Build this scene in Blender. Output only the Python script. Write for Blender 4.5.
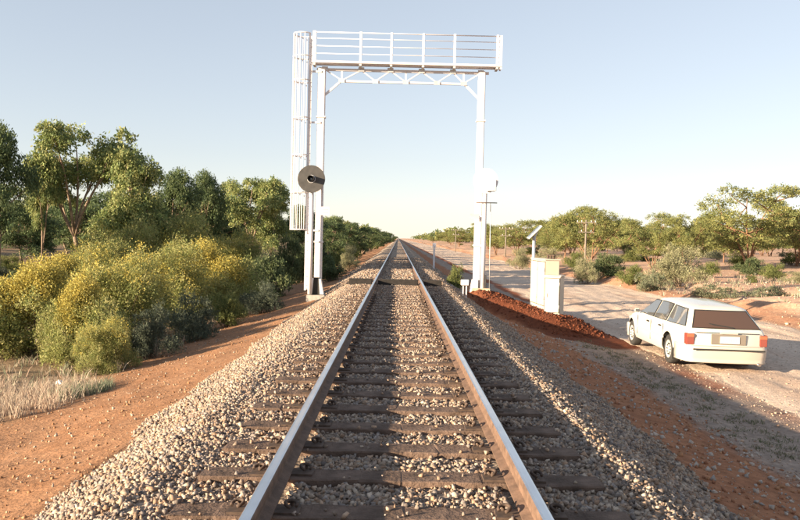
import bpy, bmesh, math, random
import numpy as np
from mathutils import Vector, Matrix

for o in list(bpy.data.objects):
    bpy.data.objects.remove(o)
scene = bpy.context.scene
COL = scene.collection
R = math.radians

# ------------------------------------------------------------------ camera
F, VX, VY, ROLL = 760.0, 398.0, 238.0, R(1.35)      # focal length and vanishing point in photo pixels
CAM = Vector((-0.035, 0.0, 1.39))                  # z = 0 is the top of the rails, y runs along the track
cd = bpy.data.cameras.new('camera'); cam = bpy.data.objects.new('camera', cd); COL.objects.link(cam)
cd.sensor_width = 36; cd.lens = 36 * F / 800; cd.clip_end = 9000; cd.clip_start = 0.05
def unroll(px, py):
    dx, dy = px - VX, py - VY
    c, s = math.cos(ROLL), math.sin(ROLL)
    return dx * c + dy * s, -dx * s + dy * c
def at(px, py, Y):
    u, v = unroll(px, py)
    return Vector((CAM.x + u * Y / F, Y, CAM.z - v * Y / F))
def ground_at(px, py, z):
    u, v = unroll(px, py)
    Y = (CAM.z - z) * F / v
    return Vector((CAM.x + u * Y / F, Y, z))
fw = (at(400, 260, 10) - CAM).normalized()
rt = (at(500, 260, 10) - at(400, 260, 10)).normalized()
rt = (rt - fw * rt.dot(fw)).normalized(); up = rt.cross(fw)
cam.matrix_world = Matrix(((rt.x, up.x, -fw.x, CAM.x), (rt.y, up.y, -fw.y, CAM.y), (rt.z, up.z, -fw.z, CAM.z), (0, 0, 0, 1)))
scene.camera = cam
scene.render.resolution_x, scene.render.resolution_y = 1024, 666

# ------------------------------------------------------------------ sky, sun, exposure
SUN_AZ, SUN_EL = R(241), R(12.2)                    # low sun, behind the camera to the left
w = bpy.data.worlds.new('World'); scene.world = w; w.use_nodes = True
nt = w.node_tree; bg = nt.nodes['Background']
sky = nt.nodes.new('ShaderNodeTexSky'); sky.sky_type = 'NISHITA'; sky.sun_disc = False
sky.sun_elevation = SUN_EL; sky.sun_rotation = SUN_AZ
sky.air_density = 1.0; sky.dust_density = 0.1; sky.ozone_density = 1.4; sky.altitude = 300
hs = nt.nodes.new('ShaderNodeHueSaturation'); hs.inputs['Saturation'].default_value = 0.72; hs.inputs['Value'].default_value = 1.0
wm = nt.nodes.new('ShaderNodeMix'); wm.data_type = 'RGBA'; wm.blend_type = 'MULTIPLY'; wm.inputs[0].default_value = 1; wm.inputs[7].default_value = (0.98, 0.965, 1.0, 1)
gm = nt.nodes.new('ShaderNodeGamma'); gm.inputs[1].default_value = 0.55
nt.links.new(sky.outputs[0], gm.inputs[0]); nt.links.new(gm.outputs[0], hs.inputs['Color']); nt.links.new(hs.outputs[0], wm.inputs[6])
nt.links.new(wm.outputs[2], bg.inputs[0]); bg.inputs[1].default_value = 0.117
sd = bpy.data.lights.new('sun', 'SUN'); sun = bpy.data.objects.new('sun', sd); COL.objects.link(sun)
sd.energy = 5.0; sd.angle = R(0.55); sd.color = (1.0, 0.80, 0.56)
to_sun = Vector((math.sin(SUN_AZ) * math.cos(SUN_EL), math.cos(SUN_AZ) * math.cos(SUN_EL), math.sin(SUN_EL)))
sun.rotation_euler = to_sun.to_track_quat('Z', 'Y').to_euler(); sun.location = to_sun * 60
vs = scene.view_settings
vs.view_transform = 'Standard'; vs.look = 'None'; vs.gamma = 1.0; vs.exposure = 1.78; vs.use_curve_mapping = False

# ------------------------------------------------------------------ helpers
rng = np.random.default_rng(11)
random.seed(5)
def _hash(ix, iy, s):
    h = (ix.astype(np.int64) * 374761393 + iy.astype(np.int64) * 668265263 + s * 1442695041) & 0x7fffffff
    h = ((h ^ (h >> 13)) * 1274126177) & 0x7fffffff
    return ((h ^ (h >> 16)) & 0xffff) / 65535.0
def vnoise(x, y, s=0):
    x = np.asarray(x, float); y = np.asarray(y, float)
    ix, iy = np.floor(x), np.floor(y); fx, fy = x - ix, y - iy
    fx = fx * fx * (3 - 2 * fx); fy = fy * fy * (3 - 2 * fy)
    a, b = _hash(ix, iy, s), _hash(ix + 1, iy, s); c, d = _hash(ix, iy + 1, s), _hash(ix + 1, iy + 1, s)
    return (a * (1 - fx) + b * fx) * (1 - fy) + (c * (1 - fx) + d * fx) * fy
def fbm(x, y, s=0, o=4):
    t = 0; a = 0.5; n = 0
    for i in range(o):
        t = t + a * vnoise(x * 2 ** i, y * 2 ** i, s + i * 7); n += a; a *= 0.5
    return t / n
def sstep(a, b, x):
    t = np.clip((x - a) / (b - a), 0, 1); return t * t * (3 - 2 * t)

def tag(o, label=None, cat=None, group=None, kind=None):
    if label: o['label'] = label
    if cat: o['category'] = cat
    if group: o['group'] = group
    if kind: o['kind'] = kind
    return o
def empty(name, loc, label, cat, group=None, rz=0):
    o = bpy.data.objects.new(name, None); COL.objects.link(o)
    o.location = loc; o.rotation_euler = (0, 0, rz); o.empty_display_size = 0.2
    return tag(o, label, cat, group)
def link(name, me, parent=None):
    o = bpy.data.objects.new(name, me); COL.objects.link(o)
    if parent: o.parent = parent
    return o
def np_mesh(name, V, Fc, material, smooth=False, col=None):
    """V (n,3); Fc (m,k) equal-sized faces; col (n,3) point colours"""
    me = bpy.data.meshes.new(name)
    V = np.ascontiguousarray(V, np.float32); Fc = np.ascontiguousarray(Fc, np.int32)
    m, k = Fc.shape
    me.vertices.add(len(V)); me.vertices.foreach_set('co', V.ravel())
    me.loops.add(m * k); me.loops.foreach_set('vertex_index', Fc.ravel())
    me.polygons.add(m); me.polygons.foreach_set('loop_start', np.arange(0, m * k, k, dtype=np.int32))
    me.polygons.foreach_set('loop_total', np.full(m, k, np.int32))
    if smooth: me.polygons.foreach_set('use_smooth', np.ones(m, bool))
    if col is not None:
        ca = me.color_attributes.new('tint', 'FLOAT_COLOR', 'POINT')
        c4 = np.ones((len(V), 4), np.float32); c4[:, :3] = col
        ca.data.foreach_set('color', c4.ravel())
    me.materials.append(material); me.update(); me.validate()
    return me
class MB:
    """collects boxes, tubes and plates; build() links them as one mesh object"""
    def __init__(s): s.v = []; s.f = []; s.m = []; s.sm = []
    def add(s, vs, fs, mi=0, smooth=False):
        b = len(s.v); s.v += [tuple(p) for p in vs]
        for f in fs: s.f.append(tuple(b + i for i in f)); s.m.append(mi); s.sm.append(smooth)
        return s
    def box(s, c, d, mi=0, M=None, bev=0.0):
        x, y, z = d[0] / 2, d[1] / 2, d[2] / 2
        if bev > 0:
            bm = bmesh.new(); bmesh.ops.create_cube(bm, size=1)
            for v in bm.verts: v.co = Vector((v.co.x * d[0], v.co.y * d[1], v.co.z * d[2]))
            bmesh.ops.bevel(bm, geom=bm.edges[:], offset=bev, segments=2, affect='EDGES')
            bm.verts.index_update()
            vs = [v.co.copy() for v in bm.verts]; fs = [[v.index for v in f.verts] for f in bm.faces]; bm.free()
        else:
            vs = [Vector((i * x, j * y, k * z)) for i in (-1, 1) for j in (-1, 1) for k in (-1, 1)]
            fs = [(0, 1, 3, 2), (4, 6, 7, 5), (0, 4, 5, 1), (2, 3, 7, 6), (0, 2, 6, 4), (1, 5, 7, 3)]
        if M is not None: vs = [M @ p for p in vs]
        return s.add([Vector(c) + p for p in vs], fs, mi)
    def tube(s, pts, r, n=8, mi=0, cap=True, smooth=True):
        pts = [Vector(p) for p in pts]; rr = r if isinstance(r, (list, tuple)) else [r] * len(pts)
        vs = []; fs = []; ref = None
        for i, p in enumerate(pts):
            t = (pts[min(i + 1, len(pts) - 1)] - pts[max(i - 1, 0)]).normalized()
            if ref is None: ref = Vector((1, 0, 0)) if abs(t.x) < 0.8 else Vector((0, 1, 0))
            a = (ref - t * ref.dot(t)).normalized(); b = t.cross(a); ref = a
            for k in range(n):
                g = 2 * math.pi * k / n
                vs.append(p + (a * math.cos(g) + b * math.sin(g)) * rr[i])
        for i in range(len(pts) - 1):
            for k in range(n):
                fs.append((i * n + k, i * n + (k + 1) % n, (i + 1) * n + (k + 1) % n, (i + 1) * n + k))
        s.add(vs, fs, mi, smooth)
        if cap:
            b = len(s.v) - len(vs)
            s.f.append(tuple(b + k for k in reversed(range(n)))); s.m.append(mi); s.sm.append(False)
            s.f.append(tuple(b + (len(pts) - 1) * n + k for k in range(n))); s.m.append(mi); s.sm.append(False)
        return s
    def bar(s, a, b, wdt, thk, mi=0, ref=(0, 1, 0)):
        a, b = Vector(a), Vector(b); t = (b - a).normalized(); rf = Vector(ref)
        y = (rf - t * rf.dot(t)).normalized(); x = t.cross(y)
        M = Matrix((x, y, t)).transposed()
        return s.box((a + b) / 2, (wdt, thk, (b - a).length), mi, M)
    def prism(s, poly, axis_vec, mi=0):
        """poly: list of 3D points, extruded along axis_vec"""
        n = len(poly); e = Vector(axis_vec)
        vs = [Vector(p) for p in poly] + [Vector(p) + e for p in poly]
        fs = [tuple(range(n))[::-1], tuple(range(n, 2 * n))] + [(i, (i + 1) % n, n + (i + 1) % n, n + i) for i in range(n)]
        return s.add(vs, fs, mi)
    def build(s, name, mats, parent=None):
        me = bpy.data.meshes.new(name); me.from_pydata(s.v, [], s.f)
        for m in (mats if isinstance(mats, (list, tuple)) else [mats]): me.materials.append(m)
        me.polygons.foreach_set('material_index', s.m); me.polygons.foreach_set('use_smooth', s.sm)
        bm = bmesh.new(); bm.from_mesh(me); bmesh.ops.recalc_face_normals(bm, faces=bm.faces[:]); bm.to_mesh(me); bm.free()
        me.update()
        return link(name, me, parent)

# ------------------------------------------------------------------ materials
def mat(name, col=(0.5, 0.5, 0.5), rough=0.7, metal=0.0, var=0.0, scale=6.0, bump=0.0, bscale=30.0, tint=False,
        trans=0.0, col2=None, spec=0.5, coat=0.0, hue=0.0, bdist=0.02):
    m = bpy.data.materials.new(name); m.use_nodes = True; n = m.node_tree.nodes; L = m.node_tree.links
    b = n['Principled BSDF']; b.inputs['Roughness'].default_value = rough; b.inputs['Metallic'].default_value = metal
    b.inputs['Specular IOR Level'].default_value = spec; b.inputs['Coat Weight'].default_value = coat
    tc = n.new('ShaderNodeTexCoord')
    base = None
    if tint:
        a = n.new('ShaderNodeVertexColor'); a.layer_name = 'tint'; base = a.outputs[0]
    if var > 0 or col2:
        t = n.new('ShaderNodeTexNoise'); t.inputs['Scale'].default_value = scale; t.inputs['Detail'].default_value = 6
        L.new(tc.outputs['Object'], t.inputs['Vector'])
        rp = n.new('ShaderNodeValToRGB'); L.new(t.outputs[0], rp.inputs[0])
        rp.color_ramp.elements[0].position = 0.32; rp.color_ramp.elements[1].position = 0.68
        c0 = (1, 1, 1) if tint else col
        ca = tuple(c * (1 - var) for c in c0); cb = tuple(col2) if col2 else tuple(min(1.6, c * (1 + var)) for c in c0)
        rp.color_ramp.elements[0].color = (*ca, 1); rp.color_ramp.elements[1].color = (*cb, 1)
        if tint:
            mx = n.new('ShaderNodeMix'); mx.data_type = 'RGBA'; mx.blend_type = 'MULTIPLY'; mx.inputs[0].default_value = 1
            L.new(base, mx.inputs[6]); L.new(rp.outputs[0], mx.inputs[7]); base = mx.outputs[2]
        else: base = rp.outputs[0]
    if base is not None: L.new(base, b.inputs['Base Color'])
    else: b.inputs['Base Color'].default_value = (*col, 1)
    if bump > 0:
        t2 = n.new('ShaderNodeTexNoise'); t2.inputs['Scale'].default_value = bscale; t2.inputs['Detail'].default_value = 8
        L.new(tc.outputs['Object'], t2.inputs['Vector'])
        bp = n.new('ShaderNodeBump'); bp.inputs['Strength'].default_value = bump; bp.inputs['Distance'].default_value = bdist
        L.new(t2.outputs[0], bp.inputs['Height']); L.new(bp.outputs[0], b.inputs['Normal'])
    if trans > 0:
        tr = n.new('ShaderNodeBsdfTranslucent'); ms = n.new('ShaderNodeMixShader'); ms.inputs[0].default_value = trans
        if base is not None: L.new(base, tr.inputs[0])
        else: tr.inputs[0].default_value = (*col, 1)
        L.new(b.outputs[0], ms.inputs[1]); L.new(tr.outputs[0], ms.inputs[2])
        L.new(ms.outputs[0], n['Material Output'].inputs[0])
    return m
M_ground = mat('ground_soil', tint=True, rough=0.95, var=0.22, scale=9, bump=0.6, bscale=26, spec=0.1, bdist=0.03)
M_road = mat('road_gravel', tint=True, rough=0.95, var=0.2, scale=14, bump=0.7, bscale=30, spec=0.1, bdist=0.03)
M_ballast = mat('ballast_base', tint=True, rough=0.95, var=0.35, scale=22, bump=1.0, bscale=18, spec=0.1, bdist=0.06)
M_stone = mat('ballast_stone', tint=True, rough=0.9, var=0.18, scale=30, spec=0.2)
M_leaf = mat('leaf', tint=True, rough=0.65, trans=0.36, spec=0.3)
M_flower = mat('wattle_flower', tint=True, rough=0.8, trans=0.3, spec=0.1)
M_grass = mat('dry_grass', tint=True, rough=0.8, trans=0.35, spec=0.1)
M_bark_red = mat('bark_red', (0.22, 0.12, 0.07), 0.85, var=0.35, scale=5, bump=0.5, bscale=18)
M_bark_grey = mat('bark_grey', (0.24, 0.17, 0.12), 0.85, var=0.35, scale=4, bump=0.5, bscale=18)
M_twig = mat('twig', (0.13, 0.09, 0.06), 0.9, var=0.3, scale=8)
M_sleeper = mat('sleeper_timber', (0.125, 0.085, 0.065), 0.9, var=0.4, scale=7, bump=0.6, bscale=40, spec=0.2)
M_rail_side = mat('rail_rust', (0.14, 0.085, 0.058), 0.8, var=0.3, scale=12, bump=0.2, bscale=60)
M_rail_top = mat('rail_polished', (0.62, 0.64, 0.67), 0.30, metal=1.0, var=0.1, scale=3)
M_rust = mat('rust_iron', (0.085, 0.055, 0.04), 0.85, var=0.4, scale=20)
M_white = mat('white_paint', (0.64, 0.61, 0.62), 0.5, var=0.06, scale=2.5, bump=0.05, bscale=20)
M_galv = mat('galvanised_steel', (0.55, 0.55, 0.56), 0.45, metal=0.3, var=0.12, scale=5)
M_black = mat('signal_black', (0.055, 0.052, 0.05), 0.55, var=0.25, scale=5)
M_dark = mat('dark_gap', (0.02, 0.018, 0.016), 0.8)
M_lens = mat('signal_lens', (0.05, 0.07, 0.09), 0.1, spec=0.8)
M_cream = mat('cream_cabinet', (0.52, 0.45, 0.36), 0.55, var=0.07, scale=2, bump=0.05, bscale=12)
M_concrete = mat('concrete', (0.36, 0.33, 0.30), 0.9, var=0.2, scale=8, bump=0.3, bscale=40)
M_sand = mat('sandstone_block', (0.5, 0.40, 0.28), 0.9, var=0.2, scale=8, bump=0.3, bscale=40)
M_solar = mat('solar_cells', (0.03, 0.035, 0.06), 0.2, spec=0.6)
M_pole = mat('pole_timber', (0.20, 0.17, 0.14), 0.9, var=0.2, scale=4)
M_porcelain = mat('porcelain', (0.7, 0.7, 0.68), 0.3)
M_signgrey = mat('sign_print', (0.45, 0.43, 0.45), 0.6)
M_carpaint = mat('white_car_paint', (0.58, 0.55, 0.49), 0.28, var=0.03, scale=2, coat=0.6)
M_bumper = mat('bumper_plastic', (0.48, 0.43, 0.37), 0.45)
M_glass = mat('tinted_car_glass', (0.16, 0.165, 0.165), 0.04, metal=0.55, spec=0.9, coat=0.6)
M_trim = mat('black_trim', (0.025, 0.024, 0.022), 0.55)
M_tyre = mat('tyre_rubber', (0.03, 0.028, 0.026), 0.85, var=0.3, scale=20)
M_rim = mat('wheel_cover', (0.58, 0.57, 0.55), 0.35, metal=0.4)
M_tail = mat('tail_light_red', (0.24, 0.06, 0.045), 0.25, coat=0.6)
M_amber = mat('indicator_amber', (0.32, 0.12, 0.06), 0.25, coat=0.6)
M_plate = mat('number_plate', (0.78, 0.78, 0.74), 0.4)
M_chrome = mat('chrome_steel', (0.6, 0.6, 0.6), 0.2, metal=1.0)
M_paper = mat('white_litter', (0.8, 0.8, 0.8), 0.6)

# ------------------------------------------------------------------ terrain
PX = np.array([-3000, -60, -14, -6.4, -4.6, -3.4, -2.7, -2.2, 2.2, 2.7, 4.0, 5.2, 6.2, 12.6, 13.6, 18, 34, 80, 3000], float)
PZ = np.array([-0.8, -1.2, -1.5, -1.5, -1.22, -0.93, -0.76, -0.9, -0.9, -0.76, -1.03, -1.16, -1.19, -1.22, -1.1, -1.05, -0.35, -0.3, -0.3], float)
def mound(x, y):
    ax, ay, bx, by = 2.9, 25.9, 5.0, 19.8
    dx, dy = bx - ax, by - ay; l2 = dx * dx + dy * dy
    t = np.clip(((x - ax) * dx + (y - ay) * dy) / l2, 0, 1)
    d = np.hypot(x - ax - t * dx, y - ay - t * dy)
    return t, d
def height(x, y):
    x = np.asarray(x, float); y = np.asarray(y, float)
    z = np.interp(x, PX, PZ)
    t, d = mound(x, y)
    hh = (0.50 - 0.10 * t) * sstep(1.02, 0.82, t)
    z = z + hh * sstep(1.45, 0.35, d + 0.35 * (fbm(x * 1.3, y * 1.3, 3) - 0.5))
    far = sstep(9, 40, np.abs(x))
    z = z + (fbm(x * 0.12, y * 0.12, 21) - 0.5) * (0.1 + 0.7 * far)
    onroad = sstep(5.6, 6.6, x) * sstep(13.4, 12.4, x)
    z = z + onroad * ((fbm(x * 2.6, y * 0.22, 51, 3) - 0.5) * 0.08 + (fbm(x * 1.1, y * 0.9, 53) - 0.5) * 0.06)
    bank = sstep(12.7, 14.2, x) * sstep(30, 18, x)
    z = z + bank * (sstep(0.42, 0.7, fbm(x * 0.3, y * 0.2, 57)) * 0.32 + 0.08)
    z = z + (fbm(x * 0.9, y * 0.9, 5) - 0.5) * 0.12 + (fbm(x * 5, y * 5, 9, 3) - 0.5) * 0.035
    return z
def zat(x, y): return float(height(np.array([x]), np.array([y]))[0])

def ground_colour(x, y):
    n1 = fbm(x * 0.7, y * 0.35, 31); n2 = fbm(x * 2.6, y * 2.6, 37); n3 = fbm(x * 0.15, y * 0.1, 41)
    wob = (n1 - 0.5) * 1.2 + (n2 - 0.5) * 0.35
    C = lambda *c: np.array(c)[None, :]
    def mixc(a, b, t): return a * (1 - t[:, None]) + b * t[:, None]
    one = np.ones_like(x)
    soil_l = mixc(C(0.25, 0.125, 0.065) * one[:, None], C(0.30, 0.17, 0.10), n2)
    litter = mixc(C(0.27, 0.20, 0.13) * one[:, None], C(0.20, 0.13, 0.08), n2)
    c = mixc(litter, soil_l, sstep(-6.6, -5.2, x + wob))
    # right hand side
    red = mixc(C(0.27, 0.115, 0.06) * one[:, None], C(0.34, 0.16, 0.085), n2)
    grav = mixc(C(0.33, 0.26, 0.21) * one[:, None], C(0.26, 0.19, 0.15), n2)
    redstrip = C(0.26, 0.09, 0.045) * one[:, None]
    road = mixc(C(0.53, 0.42, 0.33) * one[:, None], C(0.46, 0.35, 0.27), n2)
    pink = mixc(C(0.46, 0.26, 0.165) * one[:, None], C(0.52, 0.37, 0.27), n3 * 0.6 + n1 * 0.4)
    xr = x + wob * 0.6
    c = mixc(c, red, sstep(0, 0.1, x))
    c = mixc(c, grav, sstep(3.8, 4.2, xr))
    c = mixc(c, redstrip, sstep(5.25, 5.5, xr) * sstep(0.25, 0.55, n1 + 0.1))
    c = mixc(c, road, sstep(5.75, 6.1, xr))
    c = mixc(c, mixc(C(0.33, 0.155, 0.09) * one[:, None], C(0.42, 0.26, 0.17), n2), sstep(12.5, 13.0, xr))
    c = mixc(c, pink, sstep(13.6, 15.0, xr))
    t, d = mound(x, y)
    mred = mixc(C(0.11, 0.032, 0.016) * one[:, None], C(0.16, 0.054, 0.026), n2)
    c = mixc(c, mred, sstep(1.55, 1.2, d + 0.5 * (n2 - 0.5)) * sstep(1.5, 3, x) * sstep(0.0, 0.3, (1.06 - t) * 5))
    return c
def grid(name, xs, ys, zf, cf, m, smooth=True):
    X, Y = np.meshgrid(xs, ys); x, y = X.ravel(), Y.ravel()
    V = np.stack([x, y, zf(x, y)], 1); nx = len(xs)
    i = (np.arange(len(ys) - 1)[:, None] * nx + np.arange(nx - 1)[None, :]).ravel()
    return np_mesh(name, V, np.stack([i, i + 1, i + 1 + nx, i + nx], 1), m, smooth, cf(x, y))
def spread(a, b, first, g):
    o = [a]; s = first
    while o[-1] < b: o.append(o[-1] + s); s *= g
    o[-1] = b; return o
gx = np.array(sorted([-v for v in spread(9, 3000, 0.2, 1.16)][1:] + list(np.arange(-9, 15.01, 0.1)) + spread(15, 3000, 0.2, 1.16)[1:]))
ysl = [3.4]
while ysl[-1] < 4500: ysl.append(ysl[-1] + max(0.09, 0.011 * ysl[-1] if ysl[-1] < 80 else 0.03 * ysl[-1]))
gy = np.array([-600, -300, -150, -80, -50, -35, -25, -18, -12, -8, -5, -2.5, -1, 0.5, 1.6, 2.5] + ysl)
tag(link('ground', grid('ground', gx, gy, height, ground_colour, M_ground)), kind='structure')

# gravel service road, a sheet just above the ground with ragged edges
def road_grid():
    ys = gy[gy > -90]; ys = ys[ys < 900]; ks = np.linspace(0, 1, 70)
    K, Y = np.meshgrid(ks, ys); k, y = K.ravel(), Y.ravel()
    a = 6.0 + (fbm(y * 0.3, y * 0 + 3, 61) - 0.5) * 0.9 + (fbm(y * 2, y * 0 + 9, 62) - 0.5) * 0.3
    b = 12.8 + (fbm(y * 0.25, y * 0 + 5, 63) - 0.5) * 1.2 + (fbm(y * 2, y * 0 + 2, 64) - 0.5) * 0.4
    x = a + (b - a) * k
    edge = np.minimum(k, 1 - k) * (b - a)
    rut = -0.03 * np.exp(-((x - 7.4) / 0.3) ** 2) - 0.03 * np.exp(-((x - 9.0) / 0.3) ** 2)
    z = height(x, y) + np.where(edge < 0.02, -0.02, 0.012) 
    n2 = fbm(x * 2.6, y * 1.2, 37); n1 = fbm(x * 0.8, y * 0.16, 77)
    c = np.array([0.57, 0.445, 0.35])[None] * (0.80 + 0.35 * n2)[:, None]
    c = c * (1 - 0.35 * sstep(0.5, 0.75, n1))[:, None] + np.array([0.34, 0.19, 0.12])[None] * (0.35 * sstep(0.5, 0.75, n1))[:, None]
    V = np.stack([x, y, z], 1); nx = len(ks)
    i = (np.arange(len(ys) - 1)[:, None] * nx + np.arange(nx - 1)[None, :]).ravel()
    return np_mesh('gravel_road', V, np.stack([i, i + 1, i + 1 + nx, i + nx], 1), M_road, True, c)
tag(link('gravel_road', road_grid()), kind='structure')

# ballast bed
BX = np.array([-3.0, -2.75, -1.78, -1.6, 1.6, 1.78, 2.75, 3.0]); BZ = np.array([-0.98, -0.76, -0.255, -0.208, -0.208, -0.255, -0.76, -0.98])
def bed_h(x, y):
    bury = (sstep(8, 16, y) * 0.015 + sstep(20, 36, y) * 0.04) * sstep(1.7, 1.3, np.abs(x))
    toe = (fbm(y * 0.8, y * 0 + np.sign(x) * 7, 71) - 0.5) * 0.35
    xx = np.sign(x) * (np.abs(x) + toe * sstep(1.5, 2.4, np.abs(x)))
    return np.interp(xx, BX, BZ) + bury + (fbm(x * 9, y * 9, 73, 3) - 0.5) * 0.03
def bed_c(x, y):
    n = fbm(x * 7, y * 7, 79); m = fbm(x * 0.7, y * 0.5, 83)
    return np.array([0.33, 0.26, 0.205])[None] * (0.55 + 0.7 * n + 0.25 * (m - 0.5))[:, None]
by = gy[gy > -90]
tag(link('ballast_bed', grid('ballast_bed', np.arange(-3.0, 3.01, 0.1), by, bed_h, bed_c, M_ballast)), kind='structure')

# ------------------------------------------------------------------ stones
def ico():
    bm = bmesh.new(); bmesh.ops.create_icosphere(bm, subdivisions=1, radius=1); bm.verts.index_update()
    v = np.array([x.co[:] for x in bm.verts]); f = np.array([[q.index for q in p.verts] for p in bm.faces]); bm.free(); return v, f
OCT = (np.array([[1, 0, 0], [-1, 0, 0], [0, 1, 0], [0, -1, 0], [0, 0, 1], [0, 0, -1]], float),
       np.array([[0, 2, 4], [2, 1, 4], [1, 3, 4], [3, 0, 4], [2, 0, 5], [1, 2, 5], [3, 1, 5], [0, 3, 5]]))
ICO = ico()
_c = np.array([[i, j, k] for i in (-1, 1) for j in (-1, 1) for k in (-1, 1)], float) * .68
CUB = (_c, np.array([(0, 1, 3), (0, 3, 2), (4, 6, 7), (4, 7, 5), (0, 4, 5), (0, 5, 1), (2, 3, 7), (2, 7, 6), (0, 2, 6), (0, 6, 4), (1, 5, 7), (1, 7, 3)]))
def rand_rot(n):
    q = rng.normal(size=(n, 4)); q /= np.linalg.norm(q, axis=1)[:, None]; a, b, c, d = q.T
    return np.stack([np.stack([1 - 2 * (c * c + d * d), 2 * (b * c - a * d), 2 * (b * d + a * c)], 1),
                     np.stack([2 * (b * c + a * d), 1 - 2 * (b * b + d * d), 2 * (c * d - a * b)], 1),
                     np.stack([2 * (b * d - a * c), 2 * (c * d + a * b), 1 - 2 * (b * b + c * c)], 1)], 1)
def stones(base, pos, size, colr):
    bv, bf = base; n = len(pos); k = len(bv)
    sc = size[:, None] * rng.uniform(0.5, 1.35, (n, 3))
    V = bv[None] * rng.uniform(0.6, 1.3, (n, k, 1)) * sc[:, None, :]
    V = np.einsum('nij,nkj->nki', rand_rot(n), V) + pos[:, None, :]
    Fc = (bf[None] + (np.arange(n) * k)[:, None, None]).reshape(-1, 3)
    return V.reshape(-1, 3), Fc, np.repeat(colr, k, 0)
def stack(parts):
    V, Fc, C = [], [], []; b = 0
    for v, f, c in parts: V.append(v); Fc.append(f + b); C.append(c); b += len(v)
    return np.concatenate(V), np.concatenate(Fc), np.concatenate(C)
SLP, SL0, SLW = 0.655, 3.62, 0.23
def stone_tint(n):
    pal = np.array([[0.48, 0.37, 0.28], [0.40, 0.31, 0.25], [0.33, 0.28, 0.25], [0.53, 0.43, 0.34], [0.28, 0.21, 0.165], [0.44, 0.31, 0.22], [0.21, 0.175, 0.155], [0.38, 0.25, 0.17]])
    return pal[rng.integers(0, len(pal), n)] * rng.uniform(0.6, 1.0, (n, 1))
def ballast_points(y0, y1, dens, lo, hi):
    n = int((y1 - y0) * 5.8 * dens); x = rng.uniform(-2.9, 2.9, n); y = rng.uniform(y0, y1, n)
    ph = ((y - SL0 + SLP / 2) % SLP) - SLP / 2
    on_sleeper = (np.abs(x) < 1.31) & (np.abs(ph) < SLW / 2 + 0.004)
    on_rail = (np.abs(np.abs(x) - 0.7525) < 0.085)
    toe = np.abs(x) > 2.55 + 0.35 * rng.normal(size=n)
    keep = ~(on_sleeper & (rng.random(n) > 0.03 + 0.32 * sstep(8, 16, y))) & ~on_rail & ~(toe & (np.abs(x) > 2.4))
    x, y, on_sleeper = x[keep], y[keep], on_sleeper[keep]
    s = rng.uniform(lo, hi, len(x)) ** 1.0
    z = np.maximum(bed_h(x, y), np.where(on_sleeper, -0.165, -9)) + s * rng.uniform(-0.05, 0.75, len(x))
    return np.stack([x, y, z], 1), s
parts = []
p, s = ballast_points(3.5, 13, 1780, 0.008, 0.0215); parts.append(stones(CUB, p, s, stone_tint(len(p))))
p, s = ballast_points(13, 26, 720, 0.011, 0.026); parts.append(stones(OCT, p, s, stone_tint(len(p))))
p, s = ballast_points(26, 60, 115, 0.024, 0.045); parts.append(stones(OCT, p, s, stone_tint(len(p))))
V, Fc, C = stack(parts)
tag(link('ballast_stones', np_mesh('ballast_stones', V, Fc, M_stone, False, C)), 'loose cream and grey crushed stone ballast around the track', 'ballast', kind='stuff')

def scatter(n, x0, x1, y0, y1, lo, hi, pal, base=OCT, pw=1.6, zf=height):
    x = rng.uniform(x0, x1, n); y = y0 + (y1 - y0) * rng.random(n) ** pw
    s = lo + (hi - lo) * rng.random(n) ** 3
    ok = (mound(x, y)[1] > 1.5) | (x < 1.5); x, y, s = x[ok], y[ok], s[ok]; n = len(x)
    pos = np.stack([x, y, zf(x, y) + s * 0.3], 1); pal = np.array(pal)
    return stones(base, pos, s, pal[rng.integers(0, len(pal), n)] * rng.uniform(0.8, 1.15, (n, 1)))
parts = [scatter(5500, -5.8, -2.3, 4, 24, 0.005, 0.026, [[0.36, 0.20, 0.11], [0.40, 0.28, 0.19], [0.30, 0.15, 0.075], [0.36, 0.29, 0.23]]),
         scatter(5000, 2.4, 4.3, 5, 24, 0.006, 0.038, [[0.38, 0.2, 0.11], [0.45, 0.38, 0.32], [0.3, 0.14, 0.08], [0.36, 0.32, 0.29]]),
         scatter(17000, 4.0, 13.0, 7, 34, 0.006, 0.028, [[0.44, 0.34, 0.27], [0.38, 0.29, 0.23], [0.31, 0.24, 0.2], [0.40, 0.27, 0.19]]),
         scatter(5000, 13, 30, 18, 60, 0.015, 0.07, [[0.46, 0.28, 0.18], [0.4, 0.22, 0.13], [0.5, 0.4, 0.3]])]
V, Fc, C = stack(parts)
tag(link('loose_pebbles', np_mesh('loose_pebbles', V, Fc, M_stone, False, C)), 'loose pebbles strewn over the red soil and the gravel road', 'pebbles', kind='stuff')
n = 5000; t = rng.random(n); dd = rng.normal(0, 0.55, n)
x = 2.9 + 2.1 * t + dd * 0.94; y = 25.9 - 6.1 * t + dd * 0.33
ok = x > 2.3; x, y = x[ok], y[ok]; s = 0.006 + 0.034 * rng.random(len(x)) ** 4
V, Fc, C = stones(CUB, np.stack([x, y, height(x, y) + s * 0.3], 1), s, np.array([[0.13, 0.042, 0.021]]) * rng.uniform(0.7, 1.4, (len(x), 1)))
tag(link('dirt_clods', np_mesh('dirt_clods', V, Fc, M_stone, False, C)), 'clods of dark red earth on the freshly dug bank', 'clods', kind='stuff')

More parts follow.
